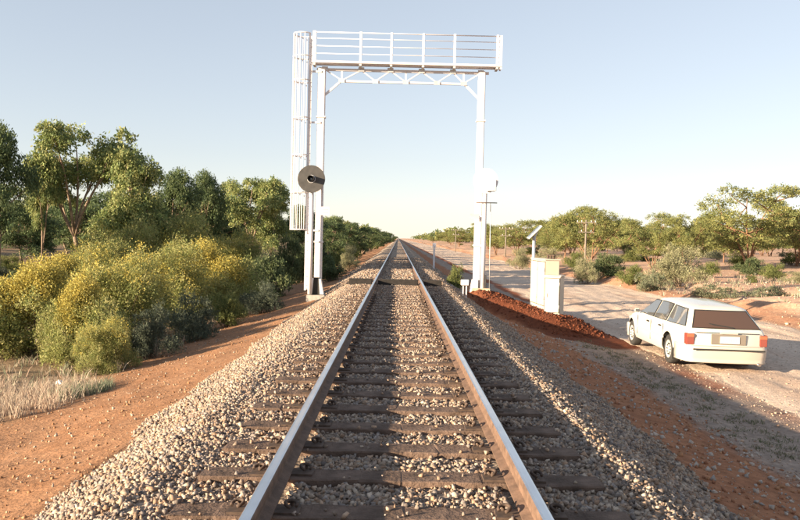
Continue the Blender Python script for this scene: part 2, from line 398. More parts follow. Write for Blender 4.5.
# ------------------------------------------------------------------ railway track
track = empty('railway_track', (0, 0, 0), 'single straight railway track of timber sleepers and two steel rails', 'railway track')
HG = 0.7525
prof = [(-0.0635, -0.155), (-0.0635, -0.146), (-0.012, -0.125), (-0.0085, -0.115), (-0.0085, -0.052), (-0.0345, -0.038), (-0.0345, -0.012),
        (-0.029, -0.004), (-0.016, -0.0005), (0.016, -0.0005), (0.029, -0.004), (0.0345, -0.012), (0.0345, -0.038), (0.0085, -0.052), (0.0085, -0.115), (0.012, -0.125), (0.0635, -0.146), (0.0635, -0.155)]
def rail(x0):
    mb = MB(); ys = list(np.arange(-40, 120, 4.0)) + [150, 200, 300, 500, 900, 1800]
    vs = []; fs = []; k = len(prof)
    for y in ys: vs += [(x0 + a, y, b) for a, b in prof]
    mb.v = vs
    for i in range(len(ys) - 1):
        for j in range(k):
            mb.f.append((i * k + j, i * k + (j + 1) % k, (i + 1) * k + (j + 1) % k, (i + 1) * k + j)); mb.m.append(1 if 7 <= j <= 9 else 0); mb.sm.append(False)
    return mb.build('rail', [M_rail_side, M_rail_top], track)
rail(-HG); rail(HG)
def sleeper_mesh(seed):
    bm = bmesh.new(); bmesh.ops.create_cube(bm, size=1)
    for v in bm.verts: v.co = Vector((v.co.x * 2.6, v.co.y * SLW, v.co.z * 0.13))
    bmesh.ops.subdivide_edges(bm, edges=[e for e in bm.edges if abs(e.verts[0].co.x - e.verts[1].co.x) > 1], cuts=9)
    bmesh.ops.bevel(bm, geom=bm.edges[:], offset=0.008, segments=1, affect='EDGES')
    r = random.Random(seed)
    for v in bm.verts: v.co += Vector((r.uniform(-.012, .012), r.uniform(-.008, .008), r.uniform(-.004, .003)))
    me = bpy.data.meshes.new('sleeper'); bm.to_mesh(me); bm.free(); me.materials.append(M_sleeper); return me
sl_me = [sleeper_mesh(i) for i in range(5)]
def clip_mesh(sgn):
    mb = MB()
    mb.box((0, 0, 0.006), (0.17, 0.14, 0.016))
    pts = []
    for k in range(11):
        a = -0.5 + k / 10 * 5.2
        pts.append((sgn * (0.035 + 0.034 * math.cos(a)), 0.034 * math.sin(a), 0.032 + 0.02 * math.sin(k / 10 * 3.14)))
    mb.tube(pts, 0.010, 6)
    mb.tube([(sgn * 0.035, 0.05, 0.0), (sgn * 0.035, 0.05, 0.05)], 0.012, 6)
    o = mb.build('rail_clip', M_rust); me = o.data; bpy.data.objects.remove(o); return me
clip = {s: clip_mesh(s) for s in (-1, 1)}
for i in range(230):
    s_ = link('sleeper', sl_me[i % 5], track)
    s_.location = (random.uniform(-.03, .03), SL0 + i * SLP + random.uniform(-.02, .02), -0.23 + random.uniform(-.004, .004))
    s_.rotation_euler = (random.uniform(-.02, .02), random.uniform(-.003, .003), random.uniform(-.012, .012))
    if i < 26:
        for rx in (-HG, HG):
            for sg in (-1, 1):
                c = link('rail_clip', clip[sg], s_); c.location = (rx + sg * 0.115 - s_.location.x, random.uniform(-.015, .015), 0.064)

# raised timber crossing the track under the gantry
cb = empty('cable_crossing_beam', (0, 25.2, -0.2), 'dark raised timber beam lying across the track under the gantry', 'beam')
for x0, x1 in ((-1.62, -0.86), (-0.66, 0.66), (0.86, 1.45)):
    MB().box(((x0 + x1) / 2, 0, 0.10), (x1 - x0, 0.26, 0.24), bev=0.015).build('timber_section', mat('tarred_timber', (0.02, 0.016, 0.014), 0.85, var=.4, scale=9), cb)

# ------------------------------------------------------------------ signal gantry
GY = 25.5
gb = empty('signal_gantry', (0, GY, -0.6), 'tall white steel signal gantry with railed walkway spanning the track', 'gantry')
def gbuild(mb, name, m, parent=None):
    o = mb.build(name, m); o.parent = parent or gb
    if not parent: o.matrix_parent_inverse = gb_inv
    return o
bpy.context.view_layer.update(); gb_inv = gb.matrix_world.inverted()
XL, XR, ZT = -2.72, 2.66, 7.05
zl, zr = -0.66, -0.28
gbuild(MB().box((XL, GY + .25, (zl - .2 + ZT) / 2), (0.25, 0.25, ZT - zl + .2), bev=0.02), 'column', M_white)
gbuild(MB().box((XR, GY + .25, (zr - .3 + ZT) / 2), (0.23, 0.25, ZT - zr + .3), bev=0.02), 'column', M_white)
for x in (XL, XR):
    for z in (1.2, 3.4, 5.4):
        gbuild(MB().box((x, GY + .25, z), (0.30, 0.30, 0.05)), 'joint_collar', M_white)
# truss
tz, bz = 7.0, 6.62
gbuild(MB().box((0, GY + .25, tz), (XR - XL + .4, 0.08, 0.08)), 'top_chord', M_white)
gbuild(MB().box((0, GY + .25, bz), (4.3, 0.08, 0.065)), 'bottom_chord', M_white)
tz = 7.03
top_n = [-2.62, -1.40, -0.42, 0.63, 1.68, 2.62]; bot_n = [-2.05, -0.92, 0.1, 1.15, 2.05]
for i, b in enumerate(bot_n):
    for t in (top_n[i], top_n[i + 1]):
        gbuild(MB().bar((b, GY + .25, bz + .03), (t, GY + .25, tz - .03), 0.035, 0.04), 'diagonal_brace', M_white)
for x in bot_n: gbuild(MB().box((x, GY + .19, bz + .01), (0.20, 0.012, 0.13)), 'gusset_plate', M_galv)
for x in top_n: gbuild(MB().box((x, GY + .19, tz - .01), (0.20, 0.012, 0.14)), 'gusset_plate', M_galv)
for x in (bot_n[0], bot_n[2], bot_n[4]):
    gbuild(MB().box((x, GY + .242, (tz + bz) / 2), (0.06, 0.05, tz - bz)), 'vertical_brace', M_white)
for s, x in ((-1, XL), (1, XR)):
    gbuild(MB().bar((s * 2.08, GY + .25, bz), (x - s * .05, GY + .25, 6.1), 0.07, 0.07), 'knee_brace', M_white)
gbuild(MB().box((0.12, GY + .06, 7.16), (6.3, 0.42, 0.05)).box((0.12, GY - .16, 7.175), (6.3, 0.02, 0.07)), 'walkway', M_white)
for k, x in enumerate([-2.95, -1.42, -0.40, 0.66, 1.70, 3.12]):
    gbuild(MB().box((x, GY - .12, 7.68), (0.07 if k else 0.11, 0.05, 1.02)), 'railing_post', M_white)
    gbuild(MB().box((x, GY + .05, 7.10), (0.08, 0.40, 0.07)), 'walkway_bracket', M_galv)
for z in (8.15, 7.95, 7.70, 7.45):
    gbuild(MB().tube([(-2.98, GY - .12, z), (3.26, GY - .12, z)], 0.019 if z > 8 else 0.013, 6), 'guard_rail', M_white)
gbuild(MB().box((3.24, GY + .1, 7.62), (0.05, 0.05, 1.12)).box((3.24, GY - .12, 7.62), (0.07, 0.05, 1.12)).tube([(3.24, GY - .12, 8.15), (3.24, GY + .1, 8.15)], .018, 6), 'end_railing', M_white)
# ladder with safety cage
lx = -3.12
for yy in (GY + .02, GY + .46):
    gbuild(MB().box((lx, yy, 3.86), (0.065, 0.03, 8.6)), 'ladder_stringer', M_white)
for k in range(28):
    gbuild(MB().tube([(lx, GY + .02, -0.3 + k * .30), (lx, GY + .46, -0.3 + k * .30)], 0.012, 6), 'ladder_rung', M_white)
for z in (-0.15, 1.58, 3.4, 5.2, 6.9):
    gbuild(MB().box(((lx + XL) / 2, GY + .12, z), (abs(XL - lx), 0.04, 0.06)), 'ladder_bracket', M_white)
hoopc = (lx - .24, GY + .24)
def hoop_pt(a): return (hoopc[0] + math.cos(a) * 0.33, hoopc[1] + math.sin(a) * 0.33)
for z in (1.60, 2.85, 4.1, 5.35, 6.6, 7.4, 8.15):
    gbuild(MB().tube([(lx, GY + .02, z)] + [(*hoop_pt(-.75 - k / 16 * (2 * math.pi - 1.5)), z) for k in range(17)][::1] + [(lx, GY + .46, z)], 0.022, 6), 'cage_hoop', M_white)
for k in range(9):
    x, y = hoop_pt(R(75) + k / 8 * R(210))
    gbuild(MB().box((x, y, 4.88), (0.028, 0.028, 6.56)), 'cage_strap', M_white)
gbuild(MB().box((hoopc[0] - .30, hoopc[1] - .02, 4.9), (0.03, 0.15, 6.6)), 'cage_back_plate', M_white)
# footings
f = MB(); f.box((XL - .02, GY + .05, zl - .12), (0.62, 0.62, 0.40), bev=.02); gbuild(f, 'footing', M_concrete)
g = MB()
for s in (-1, 1):
    g.prism([(XL - .02 + s * .26, GY - .12, zl + .1), (XL - .02 + s * .13, GY - .12, zl + .1), (XL - .02 + s * .09, GY - .12, zl + .62), (XL - .02 + s * .15, GY - .12, zl + .62)], (0, .3, 0))
gbuild(g, 'base_gusset', M_white)
gbuild(MB().prism([(XL - .15, GY - .06, zl + .09), (XL + .11, GY - .06, zl + .09), (XL + .07, GY - .06, zl + .66), (XL - .11, GY - .06, zl + .66)], (0, .15, 0)), 'base_opening_shade', M_dark)  # dark solid standing in for the shaded opening between the gussets
gbuild(MB().box((XR + .12, GY + .1, zr - .12), (0.62, 0.55, 0.34), bev=.02), 'footing', M_sand)
gbuild(MB().prism([(XR - .24, GY - .05, zr - .12), (XR + .02, GY - .05, zr - .12), (XR + .02, GY - .05, zr + .33), (XR - .16, GY - .05, zr + .33)], (0, .3, 0)), 'base_gusset', M_white)
gbuild(MB().box((XR + .22, GY + .02, zr + .26), (0.15, 0.18, 0.46), bev=.01), 'cable_box', M_black)

def signal(name, x, y, zb, zc, facing, label, rad):
    """searchlight signal: post, round target, lamp case, hood; facing -1 looks towards the camera"""
    s = empty(name, (x, y, zb), label, 'signal', 'searchlight signals on the gantry'); h = zc - zb
    MB().tube([(0, 0, 0), (0, 0, h - .12)], 0.075, 14).build('post', M_white, s)
    MB().tube([(0, 0, h - .16), (0, 0, h - .02)], 0.05, 10).build('bracket', M_galv, s)
    n = 40; d = MB(); vs = []; fs = []
    for yy in (-.012, .012):
        vs += [(rad * math.cos(2 * math.pi * k / n), (-.16 if facing < 0 else -.09) + yy, h + rad * math.sin(2 * math.pi * k / n)) for k in range(n)]
    fs = [tuple(range(n)), tuple(range(2 * n - 1, n - 1, -1))] + [(k, (k + 1) % n, n + (k + 1) % n, n + k) for k in range(n)]
    d.add(vs, fs); tgt = d.build('target_disc', M_black if facing < 0 else M_white, s)
    c = MB(); c.box((0.02 if facing < 0 else .17, .02 if facing < 0 else -.27, h + (.02 if facing < 0 else -.16)), (0.30, 0.34, 0.40), bev=.02); c.build('lamp_case', M_white if facing > 0 else M_black, s)
    if facing < 0:
        hd = MB(); pts = []
        N = 16
        for k in range(N + 1):
            a = R(-40) + R(260) * k / N
            for (yy, rr) in ((-.17, .115), (-.46, .105)): pts.append((rr * math.cos(a), yy, h + rr * math.sin(a)))
        hd.add(pts, [(2 * k, 2 * k + 1, 2 * k + 3, 2 * k + 2) for k in range(N)]); ho = hd.build('hood', M_black, s)
        sm = ho.modifiers.new('thick', 'SOLIDIFY'); sm.thickness = .006
        lb = MB(); lb.tube([(0, -.172, h), (0, -.185, h), (0, -.195, h)], [.10, .095, .03], 16); lb.build('lens', M_lens, s)
        rg = MB(); rg.tube([(.125 * math.cos(a), -.175, h + .125 * math.sin(a)) for a in np.linspace(0, 2 * math.pi, 25)], .012, 6); rg.build('lens_ring', M_galv, s)
    return s
pL = at(312.2, 179.5, GY - .12); pLb = at(313.6, 285, GY - .12)
signal('searchlight_signal', pL.x, GY - .12, -.55, pL.z, -1, 'black round searchlight signal facing the camera on a white post', 0.455)
pR = at(485.5, 181, GY - .05)
signal('searchlight_signal', pR.x - .01, GY - .02, -.36, pR.z, 1, 'signal on the right post turned away, showing its white back', 0.42)
def plate(name, px, py, Y, wd, ht, label, m, arm=None, lines=0):
    c = at(px, py, Y); p = empty(name, c, label, 'sign')
    MB().box((0, 0, 0), (wd, .012, ht), bev=.003).build('panel', m, p)
    for k in range(lines):
        MB().box((random.uniform(-.01, .01), -.009, ht * (.18 - .36 * k)), (wd * .62, .004, ht * .10)).build('worn_print', M_signgrey, p)
    if arm: MB().box((arm / 2, .02, 0), (abs(arm), .02, .04)).build('arm', M_white, p)
    return p
plate('small_sign', 325, 211, GY - .08, .32, .28, 'small white plate with faded marks beside the left signal post', M_white, -.2, 2)
plate('small_sign', 474.5, 216.3, GY - .06, .30, .17, 'small grey plate left of the right gantry column', M_galv, .3)
a, b = at(476, 202.5, GY - .1), at(497, 202.5, GY - .1)
cr = empty('post_cross_rod', a, 'thin dark rod fixed across the right signal post', 'rod')
MB().tube([(0, 0, 0), (b.x - a.x, 0, 0)], .018, 6).build('rod', M_rust, cr)
MB().tube([(b.x - a.x - .22, 0, 0), (b.x - a.x - .22, 0, -.3)], .008, 6).build('dropper', M_rust, cr)
a = at(489.5, 290, GY); b = at(490.5, 205, GY)
gw = MB().tube([(0, 0, -.1), (b.x - a.x, 0, b.z - a.z)], .012, 6).build('earth_wire_rod', M_galv); gw.location = a
tag(gw, 'thin upright rod just right of the right signal post', 'rod')

# ------------------------------------------------------------------ small trackside markers
c = at(464.8, 288, 23.4); c.z = zat(c.x, c.y)
s_ = empty('junction_box', c, 'small white box on two short legs beside the right gantry foot', 'junction box')
top = at(464.8, 282.5, 23.4).z - c.z
MB().box((0, 0, top), (.24, .16, .17), bev=.012).build('case', M_white, s_)
for k in (-1, 1): MB().box((k * .05, 0, top / 2 - .05), (.035, .035, top)).build('leg', M_white, s_)
c = at(434, 258, 46); c.z = zat(c.x, 46) 
s_ = empty('marker_post', c, 'white marker post beyond the gantry on the right shoulder', 'post')
ht = at(434, 245, 46).z - c.z
MB().box((0, 0, ht / 2 - .1), (.11, .08, ht + .2), bev=.01).build('post', M_white, s_)
MB().box((0, -.03, ht), (.22, .05, .26), bev=.01).build('head', M_white, s_)

# ------------------------------------------------------------------ relay cabinets and solar panel
def cabinet(loc, rz, wd, dp, ht, label, doors):
    c = empty('relay_cabinet', loc, label, 'cabinet', 'cream relay cabinets on the red bank', rz)
    MB().box((0, 0, ht / 2 - .1), (dp, wd, ht + .2), bev=.012).build('case', M_cream, c)
    MB().box((0, 0, ht + .015), (dp + .06, wd + .06, .035), bev=.01).build('lid', M_cream, c)
    for k in range(doors):
        w1 = wd / doors; y = -wd / 2 + w1 * (k + .5)
        d = MB().box((-dp / 2 - .008, y, ht * .5), (.02, w1 - .05, ht - .12), bev=.006).build('door', M_cream, c)
        MB().box((-dp / 2 - .002, y, ht * .5), (.008, w1 - .016, ht - .08)).build('door_seal', M_dark, c)
        MB().box((-dp / 2 - .03, y + w1 * .33, ht * .5), (.03, .025, .12), bev=.006).build('handle', M_galv, d)
        for z in (.2, .8): MB().tube([(-dp / 2 - .02, y - w1 * .46, ht * z - .05), (-dp / 2 - .02, y - w1 * .46, ht * z + .05)], .012, 6).build('hinge', M_cream, d)
    MB().box((0, 0, -.12), (dp + .1, wd + .1, .16), bev=.01).build('plinth', M_concrete, c)
    return c
c1, c2 = at(544.3, 310, 22.3), at(530.3, 302.3, 24.0)          # near and far corners of the track-facing side
rz = math.atan2(-(c2.x - c1.x), c2.y - c1.y)
dirv = Vector((c2.x - c1.x, c2.y - c1.y, 0)); LC = dirv.length; dirv.normalize(); nrm = Vector((dirv.y, -dirv.x, 0))
def cpos(along, back, z): p = Vector((c1.x, c1.y, 0)) + dirv * along + nrm * back; return (p.x, p.y, z)
cabinet(cpos(LC / 2, .22, -.56), rz, LC, .42, 1.40, 'tall cream metal cabinet with two doors facing the track', 2)
sc_ = at(554, 314, 21.75)
cabinet((sc_.x, sc_.y, sc_.z - .0), rz + R(58), .46, .42, 1.08, 'short cream metal cabinet standing against the end of the tall one', 1)
for k in range(3):
    v = MB().tube([(0, 0, 0), (0, 0, .09)], .035, 10).tube([(0, 0, .09), (0, 0, .12)], .06, 10).build('vent_cap', M_rust)
    v.location = cpos(.2 + .3 * k, .30, -.56 + 1.43)
    tag(v, ['nearest of three dark vent caps on the tall cabinet', 'middle of three dark vent caps on the tall cabinet', 'farthest of three dark vent caps on the tall cabinet'][k], 'vent', 'vent caps on the tall cabinet')
c = at(533.5, 262, 23.9); top = at(533.5, 236, 23.9); g = zat(c.x, c.y)
sp = empty('solar_panel', (c.x, c.y, g), 'tilted solar panel on a thin steel post behind the cabinets', 'solar panel')
MB().tube([(0, 0, -.2), (0, 0, top.z - g)], .05, 10).build('post', M_galv, sp)
hz = top.z - g + .12
Mr = Matrix.Rotation(R(-6), 3, 'Z') @ Matrix.Rotation(R(-46), 3, 'Y')
fr = MB().box((0, 0, hz), (.56, .8, .06), M=Mr).build('frame', M_galv, sp)
for i in range(3):
    for j in range(4):
        cc = Mr @ Vector((-.17 + .17 * i, -.285 + .19 * j, .033)); MB().box(Vector((0, 0, hz)) + cc, (.155, .175, .008), M=Mr).build('cell', M_solar, fr)
MB().bar((0, 0, hz - .2), Vector((0, 0, hz)) + Mr @ Vector((.15, 0, -.03)), .04, .04).build('strut', M_galv, sp)

# ------------------------------------------------------------------ telegraph poles
def tpole(px, py_base, py_top, Y, label):
    b = at(px, py_base, Y); b.z = zat(b.x, Y); t = at(px, py_top, Y).z - b.z
    p = empty('telegraph_pole', b, label, 'pole', 'telegraph poles beyond the road')
    MB().tube([(0, 0, -.3), (0, 0, t)], [.10, .07], 8).build('shaft', M_pole, p)
    for k, z in enumerate((t - .25, t - 1.15)):
        ca = MB().box((0, -.14, z), (1.9 - .4 * k, .08, .08)).build('crossarm', M_pole, p)
        for x in (-.85, -.45, .45, .85):
            if abs(x) < 1.0 - .3 * k: MB().tube([(x, -.14, z + .05), (x, -.14, z + .2)], .035, 6).build('insulator', M_porcelain, ca)
tpole(585.5, 250, 220, 72, 'telegraph pole with crossarms in front of the rounded gum beyond the road')
tpole(505.5, 250, 227, 100, 'telegraph pole seen between the right signal post and solar panel')
tpole(455.5, 246, 229, 150, 'distant telegraph pole left of the right gantry column')

# ------------------------------------------------------------------ station wagon
def car():
    h = 1.415 + 1.17
    rw, fwp = ground_at(669.5, 364, -1.19), ground_at(633.5, 346, -1.19)
    hd = math.atan2(-(fwp.x - rw.x), fwp.y - rw.y)
    root = empty('station_wagon', (0, 0, 0), 'white station wagon parked on the gravel road, seen from behind', 'car', rz=hd)
    e = Vector((math.cos(hd), math.sin(hd), 0)); fwd = Vector((-math.sin(hd), math.cos(hd), 0))
    AXR, AXF, TR = -1.22, 1.60, 0.75
    o = Vector((rw.x, rw.y, 0)) + e * (TR + .08) - fwd * AXR
    zc = zat(o.x, o.y) + .012
    root.location = (o.x, o.y, zc); root.rotation_euler = (0, R(0.6), hd)
    # lower body
    ys = [-2.24, -2.22, -2.17, -2.05, -1.85, -1.6, -1.2, -.8, -.3, .3, .8, 1.1, 1.3, 1.6, 1.85, 2.02, 2.12, 2.18, 2.21]
    def hw(y):
        w_ = .875
        if y < -1.6: w_ -= .075 * ((-1.6 - y) / .64) ** 2.2
        if y > 1.5: w_ -= .15 * ((y - 1.5) / .72) ** 2.2
        return w_
    def belt(y): return .90 if y < 1.1 else .90 - .17 * ((y - 1.1) / 1.12) ** 1.4
    sec = [(0, .22), (.80, .22), (.94, .25), (.985, .34), (1.0, .48), (1.0, .60), (.992, .70), (.97, .80), (.93, .87), (.86, .90), (0, .93)]
    V = []; n = 2 * (len(sec) - 1)
    for i, y in enumerate(ys):
        sh = [.93, .965, .99][i] if i < 3 else ([.99, .96, .90][i - (len(ys) - 3)] if i >= len(ys) - 3 else 1)
        ring = []
        for j, (a, z) in enumerate(sec):
            zz = .22 + (z - .22) * (belt(y) - .22) / .68
            zm = (zz - .56) * (sh if sh < 1 else 1) + .56
            yy = y + (0.05 * (zz - .55) / .35 if (y < -2.1 and zz > .55) else 0)
            ring.append((a * hw(y) * sh, yy, zm))
        full = ring + [(-x, yy, z) for (x, yy, z) in reversed(ring[1:-1])]
        V += full
    k = len(full); Fs = []
    for i in range(len(ys) - 1):
        for j in range(k): Fs.append((i * k + j, i * k + (j + 1) % k, (i + 1) * k + (j + 1) % k, (i + 1) * k + j))
    Fs.append(tuple(range(k))); Fs.append(tuple((len(ys) - 1) * k + j for j in reversed(range(k))))
    mb = MB(); mb.add(V, Fs, 0, True); body = mb.build('body', [M_carpaint, M_trim], root)
    cut = MB()
    for ya in (AXR, AXF):
        for s in (-1, 1):
            cut.tube([(s * .58, ya, .33), (s * 1.2, ya, .33)], .365, 28, mi=1)
    cutter = cut.build('cutter', [M_carpaint, M_trim], root)
    md = body.modifiers.new('arches', 'BOOLEAN'); md.operation = 'DIFFERENCE'; md.object = cutter; md.solver = 'EXACT'
    bpy.context.view_layer.update()
    nm = bpy.data.meshes.new_from_object(body.evaluated_get(bpy.context.evaluated_depsgraph_get()))
    body.modifiers.clear(); body.data = nm; bpy.data.objects.remove(cutter)
    try: nm.set_sharp_from_angle(angle=R(38))
    except Exception: pass
    # greenhouse: half widths / y at belt (z .89) and roof (z 1.31)
    ZB, ZR = .885, 1.30
    def gy_(f, rear): return (-2.16 + .40 * f) if rear else (1.22 - .92 * f)
    def gw_(f, y):
        b = .80 - .20 * f
        if y < -1.2: b -= .055 * ((-1.2 - y) / .9) ** 2
        return b
    def ring_pts(f, z, ins=0.0, lift=0.0):
        r0, f0 = gy_(f, True) + ins, gy_(f, False) - ins
        pts = []
        yy = np.linspace(r0 + .10, f0 - .12, 12)
        side = [(gw_(f, y) - ins, y) for y in yy]
        wR = gw_(f, r0) - ins
        rear = [(x, r0 + .0 - .035 * (1 - (x / wR) ** 2)) for x in np.linspace(-wR + .06, wR - .06, 11)]
        wF = gw_(f, f0) - ins
        front = [(x, f0 + .06 * (1 - (x / wF) ** 2)) for x in np.linspace(wF - .08, -wF + .08, 7)]
        pts = rear + side + front + [(-x, y) for x, y in reversed(side)]
        return [(x, y, z + lift * 0) for x, y in pts]
    rings = [ring_pts(0, ZB - .02)] + [ring_pts(f, ZB + (ZR - ZB) * f) for f in np.linspace(0, .97, 9)] + [ring_pts(1, ZR, .012), ring_pts(1, ZR + .025, .06), ring_pts(1, ZR + .045, .16), ring_pts(1, ZR + .06, .34)]
    slope = lambda p: (p[0], p[1], p[2] - .045 * max(0, (-.2 - p[1]) / 1.6) ** 1.5 * min(1, max(0, (p[2] - ZB) / (ZR - ZB))))
    V = [slope(p) for r_ in rings for p in r_]; k = len(rings[0]); Fs = []
    for i in range(len(rings) - 1):
        for j in range(k): Fs.append((i * k + j, i * k + (j + 1) % k, (i + 1) * k + (j + 1) % k, (i + 1) * k + j))
    Fs.append(tuple((len(rings) - 1) * k + j for j in range(k)))
    mb = MB(); mb.add(V, Fs, 0, True); gh = mb.build('roof', M_carpaint, root)
    try: gh.data.set_sharp_from_angle(angle=R(40))
    except Exception: pass
    # glass: plates just proud of the greenhouse
    def side_plate(name, poly, s, off, m, parent, sub=5):
        # poly: (y, f) quad  bl, br, tr, tl
        mb = MB(); vs = []
        for a in range(sub + 1):
            for b in range(sub + 1):
                u_, v_ = a / sub, b / sub
                y = (poly[0][0] * (1 - u_) + poly[1][0] * u_) * (1 - v_) + (poly[3][0] * (1 - u_) + poly[2][0] * u_) * v_
                f = (poly[0][1] * (1 - u_) + poly[1][1] * u_) * (1 - v_) + (poly[3][1] * (1 - u_) + poly[2][1] * u_) * v_
                z = ZB + (ZR - ZB) * f
                p = slope((s * (gw_(f, y) + off), y, z)); vs.append(p)
        q_ = sub + 1
        mb.add(vs, [(i * q_ + j, (i + 1) * q_ + j, (i + 1) * q_ + j + 1, i * q_ + j + 1) for i in range(sub) for j in range(sub)], 0, True)
        return mb.build(name, m, parent)
    for s in (-1, 1):
        for poly in ([(-1.96, .07), (-.98, .05), (-.96, .90), (-1.66, .90)], [(-.86, .05), (-.06, .05), (-.10, .92), (-.84, .92)], [(.04, .05), (.98, .07), (.36, .90), (.02, .92)]):
            fr = side_plate('window', [(poly[0][0] - .035, poly[0][1] - .04), (poly[1][0] + .035, poly[1][1] - .04), (poly[2][0] + .03, poly[2][1] + .05), (poly[3][0] - .03, poly[3][1] + .05)], s, .010, M_trim, root)
            side_plate('pane', poly, s, .016, M_glass, fr)
    def end_plate(name, wb, wt, f0, f1, off, m, parent, rear=True):
        mb = MB(); vs = []; sub = 10
        for a in range(sub + 1):
            for b in range(sub + 1):
                u_, v_ = a / sub * 2 - 1, b / sub; f = f0 + (f1 - f0) * v_; x = (wb * (1 - v_) + wt * v_) * u_
                y0 = gy_(f, rear); wR = gw_(f, y0)
                y = (y0 - .035 * (1 - (x / wR) ** 2) - off) if rear else (y0 + .06 * (1 - (x / wR) ** 2) + off)
                vs.append(slope((x, y, ZB + (ZR - ZB) * f)))
        q_ = sub + 1
        mb.add(vs, [(i * q_ + j, (i + 1) * q_ + j, (i + 1) * q_ + j + 1, i * q_ + j + 1) for i in range(sub) for j in range(sub)], 0, True)
        return mb.build(name, m, parent)
    rg = end_plate('rear_window', .70, .535, .0, .95, .012, M_trim, root)
    end_plate('pane', .672, .515, .045, .90, .020, mat('rear_glass_brown_reflection', (0.13, 0.075, 0.05), 0.06, metal=0.4, spec=0.8, coat=0.5), rg)  # brown base colour stands in for the scene reflected in the pane
    ws = end_plate('windscreen', .74, .56, .03, .93, .008, M_trim, root, False)
    end_plate('pane', .71, .54, .07, .89, .014, M_glass, ws, False)
    wy = gy_(.04, True) - .06
    MB().bar((.12, wy - .005, ZB + .03), (-.36, wy + .02, ZB + .10), .018, .018).build('wiper', M_trim, rg)
    # bumpers
    def bumper(y0, sg, name):
        mb = MB(); pl = []
        for x in np.linspace(-1, 1, 25):
            a = abs(x); pl.append((x * .885, y0 + sg * (-.0 - .10 * a ** 3 * 1.0 - (.30 if a > .96 else .10 * max(0, (a - .85) / .11)) * 1.0)))
        e_ = .62 if sg < 0 else .38
        pl = [(-.885, y0 - sg * e_)] + [(-.885, y0 - sg * (e_ - .2))] + pl[1:-1] + [(.885, y0 - sg * (e_ - .2)), (.885, y0 - sg * e_)]
        if sg > 0: pl = [(x * .93, y) for x, y in pl]
        sc = [(0, .21), (-.02, .24), (0, .30), (.015, .42), (.02, .50), (0.0, .535), (-.05, .545)]
        vs = []
        for x, y in pl:
            for d, z in sc:
                L = 1 + d * .4; vs.append((x * L, y + sg * d, z))
        k = len(sc)
        mb.add(vs, [(i * k + j, (i + 1) * k + j, (i + 1) * k + j + 1, i * k + j + 1) for i in range(len(pl) - 1) for j in range(k - 1)], 0, True)
        o = mb.build(name, M_carpaint if False else M_bumper, root); md = o.modifiers.new('t', 'SOLIDIFY'); md.thickness = .03
        return o
    rb = bumper(-2.33, -1, 'rear_bumper'); bumper(2.27, 1, 'front_bumper')
    MB().box((0, -2.362, .475), (1.44, .012, .03)).build('rub_strip', M_trim, rb)
    # tail lights, wrapping the corner
    for s in (-1, 1):
        t = MB()
        t.box((s * .735, -2.222, .665), (.15, .05, .23), 0, bev=.012).build('tail_light', M_tail, root)
        t = MB(); t.box((s * .735, -2.229, .735), (.145, .05, .075), 0, bev=.008).build('indicator', M_amber, root)
        MB().box((s * .80, -2.155, .665), (.045, .12, .24), 0, bev=.012).build('side_lens', M_tail, root)
    gp = MB().box((0.03, -2.238, .675), (.70, .02, .21), bev=.006).build('plate_panel', M_trim, root)
    gp.data.materials[0] = mat('grey_garnish', (.20, .17, .14), .5)
    MB().box((0.05, -2.256, .665), (.39, .012, .14), bev=.003).build('number_plate', M_plate, root)
    for q in range(6): MB().box((-.075 + .05 * q, -2.2625, .665), (.028, .002, .07)).build('plate_mark', M_signgrey, root)
    MB().box((0, -2.235, .805), (1.30, .010, .010)).build('tailgate_seam', M_trim, root)
    MB().box((.03, -2.25, .80), (.36, .03, .03), bev=.006).build('tailgate_handle', M_bumper, root)
    # sides: seams, rub strip, handles
    for s in (-1, 1):
        for y in (-.90, -.02, 1.02):
            MB().box((s * .872, y, .60), (.012, .010, .46)).build('door_seam', M_trim, root)
        MB().box((s * .878, -.02 + .1, .545), (.016, 2.1, .05), bev=.005).build('rub_strip', M_bumper, root)
        for y in (-.66, .22): MB().box((s * .868, y, .765), (.03, .17, .035), bev=.008).build('door_handle', M_trim, root)
        mr = MB().box((s * .91, .98, .94), (.13, .08, .10), bev=.025).build('mirror', M_carpaint, root)
        MB().box((s * .91, .935, .94), (.10, .01, .07), bev=.003).build('mirror_glass', M_glass, mr)
        MB().box((s * .80, -1.66, .28), (.20, .014, .24)).build('mudflap', M_trim, root)
        MB().box((s * .60, 2.19, .62), (.28, .06, .13), bev=.01).build('headlight', M_porcelain, root)
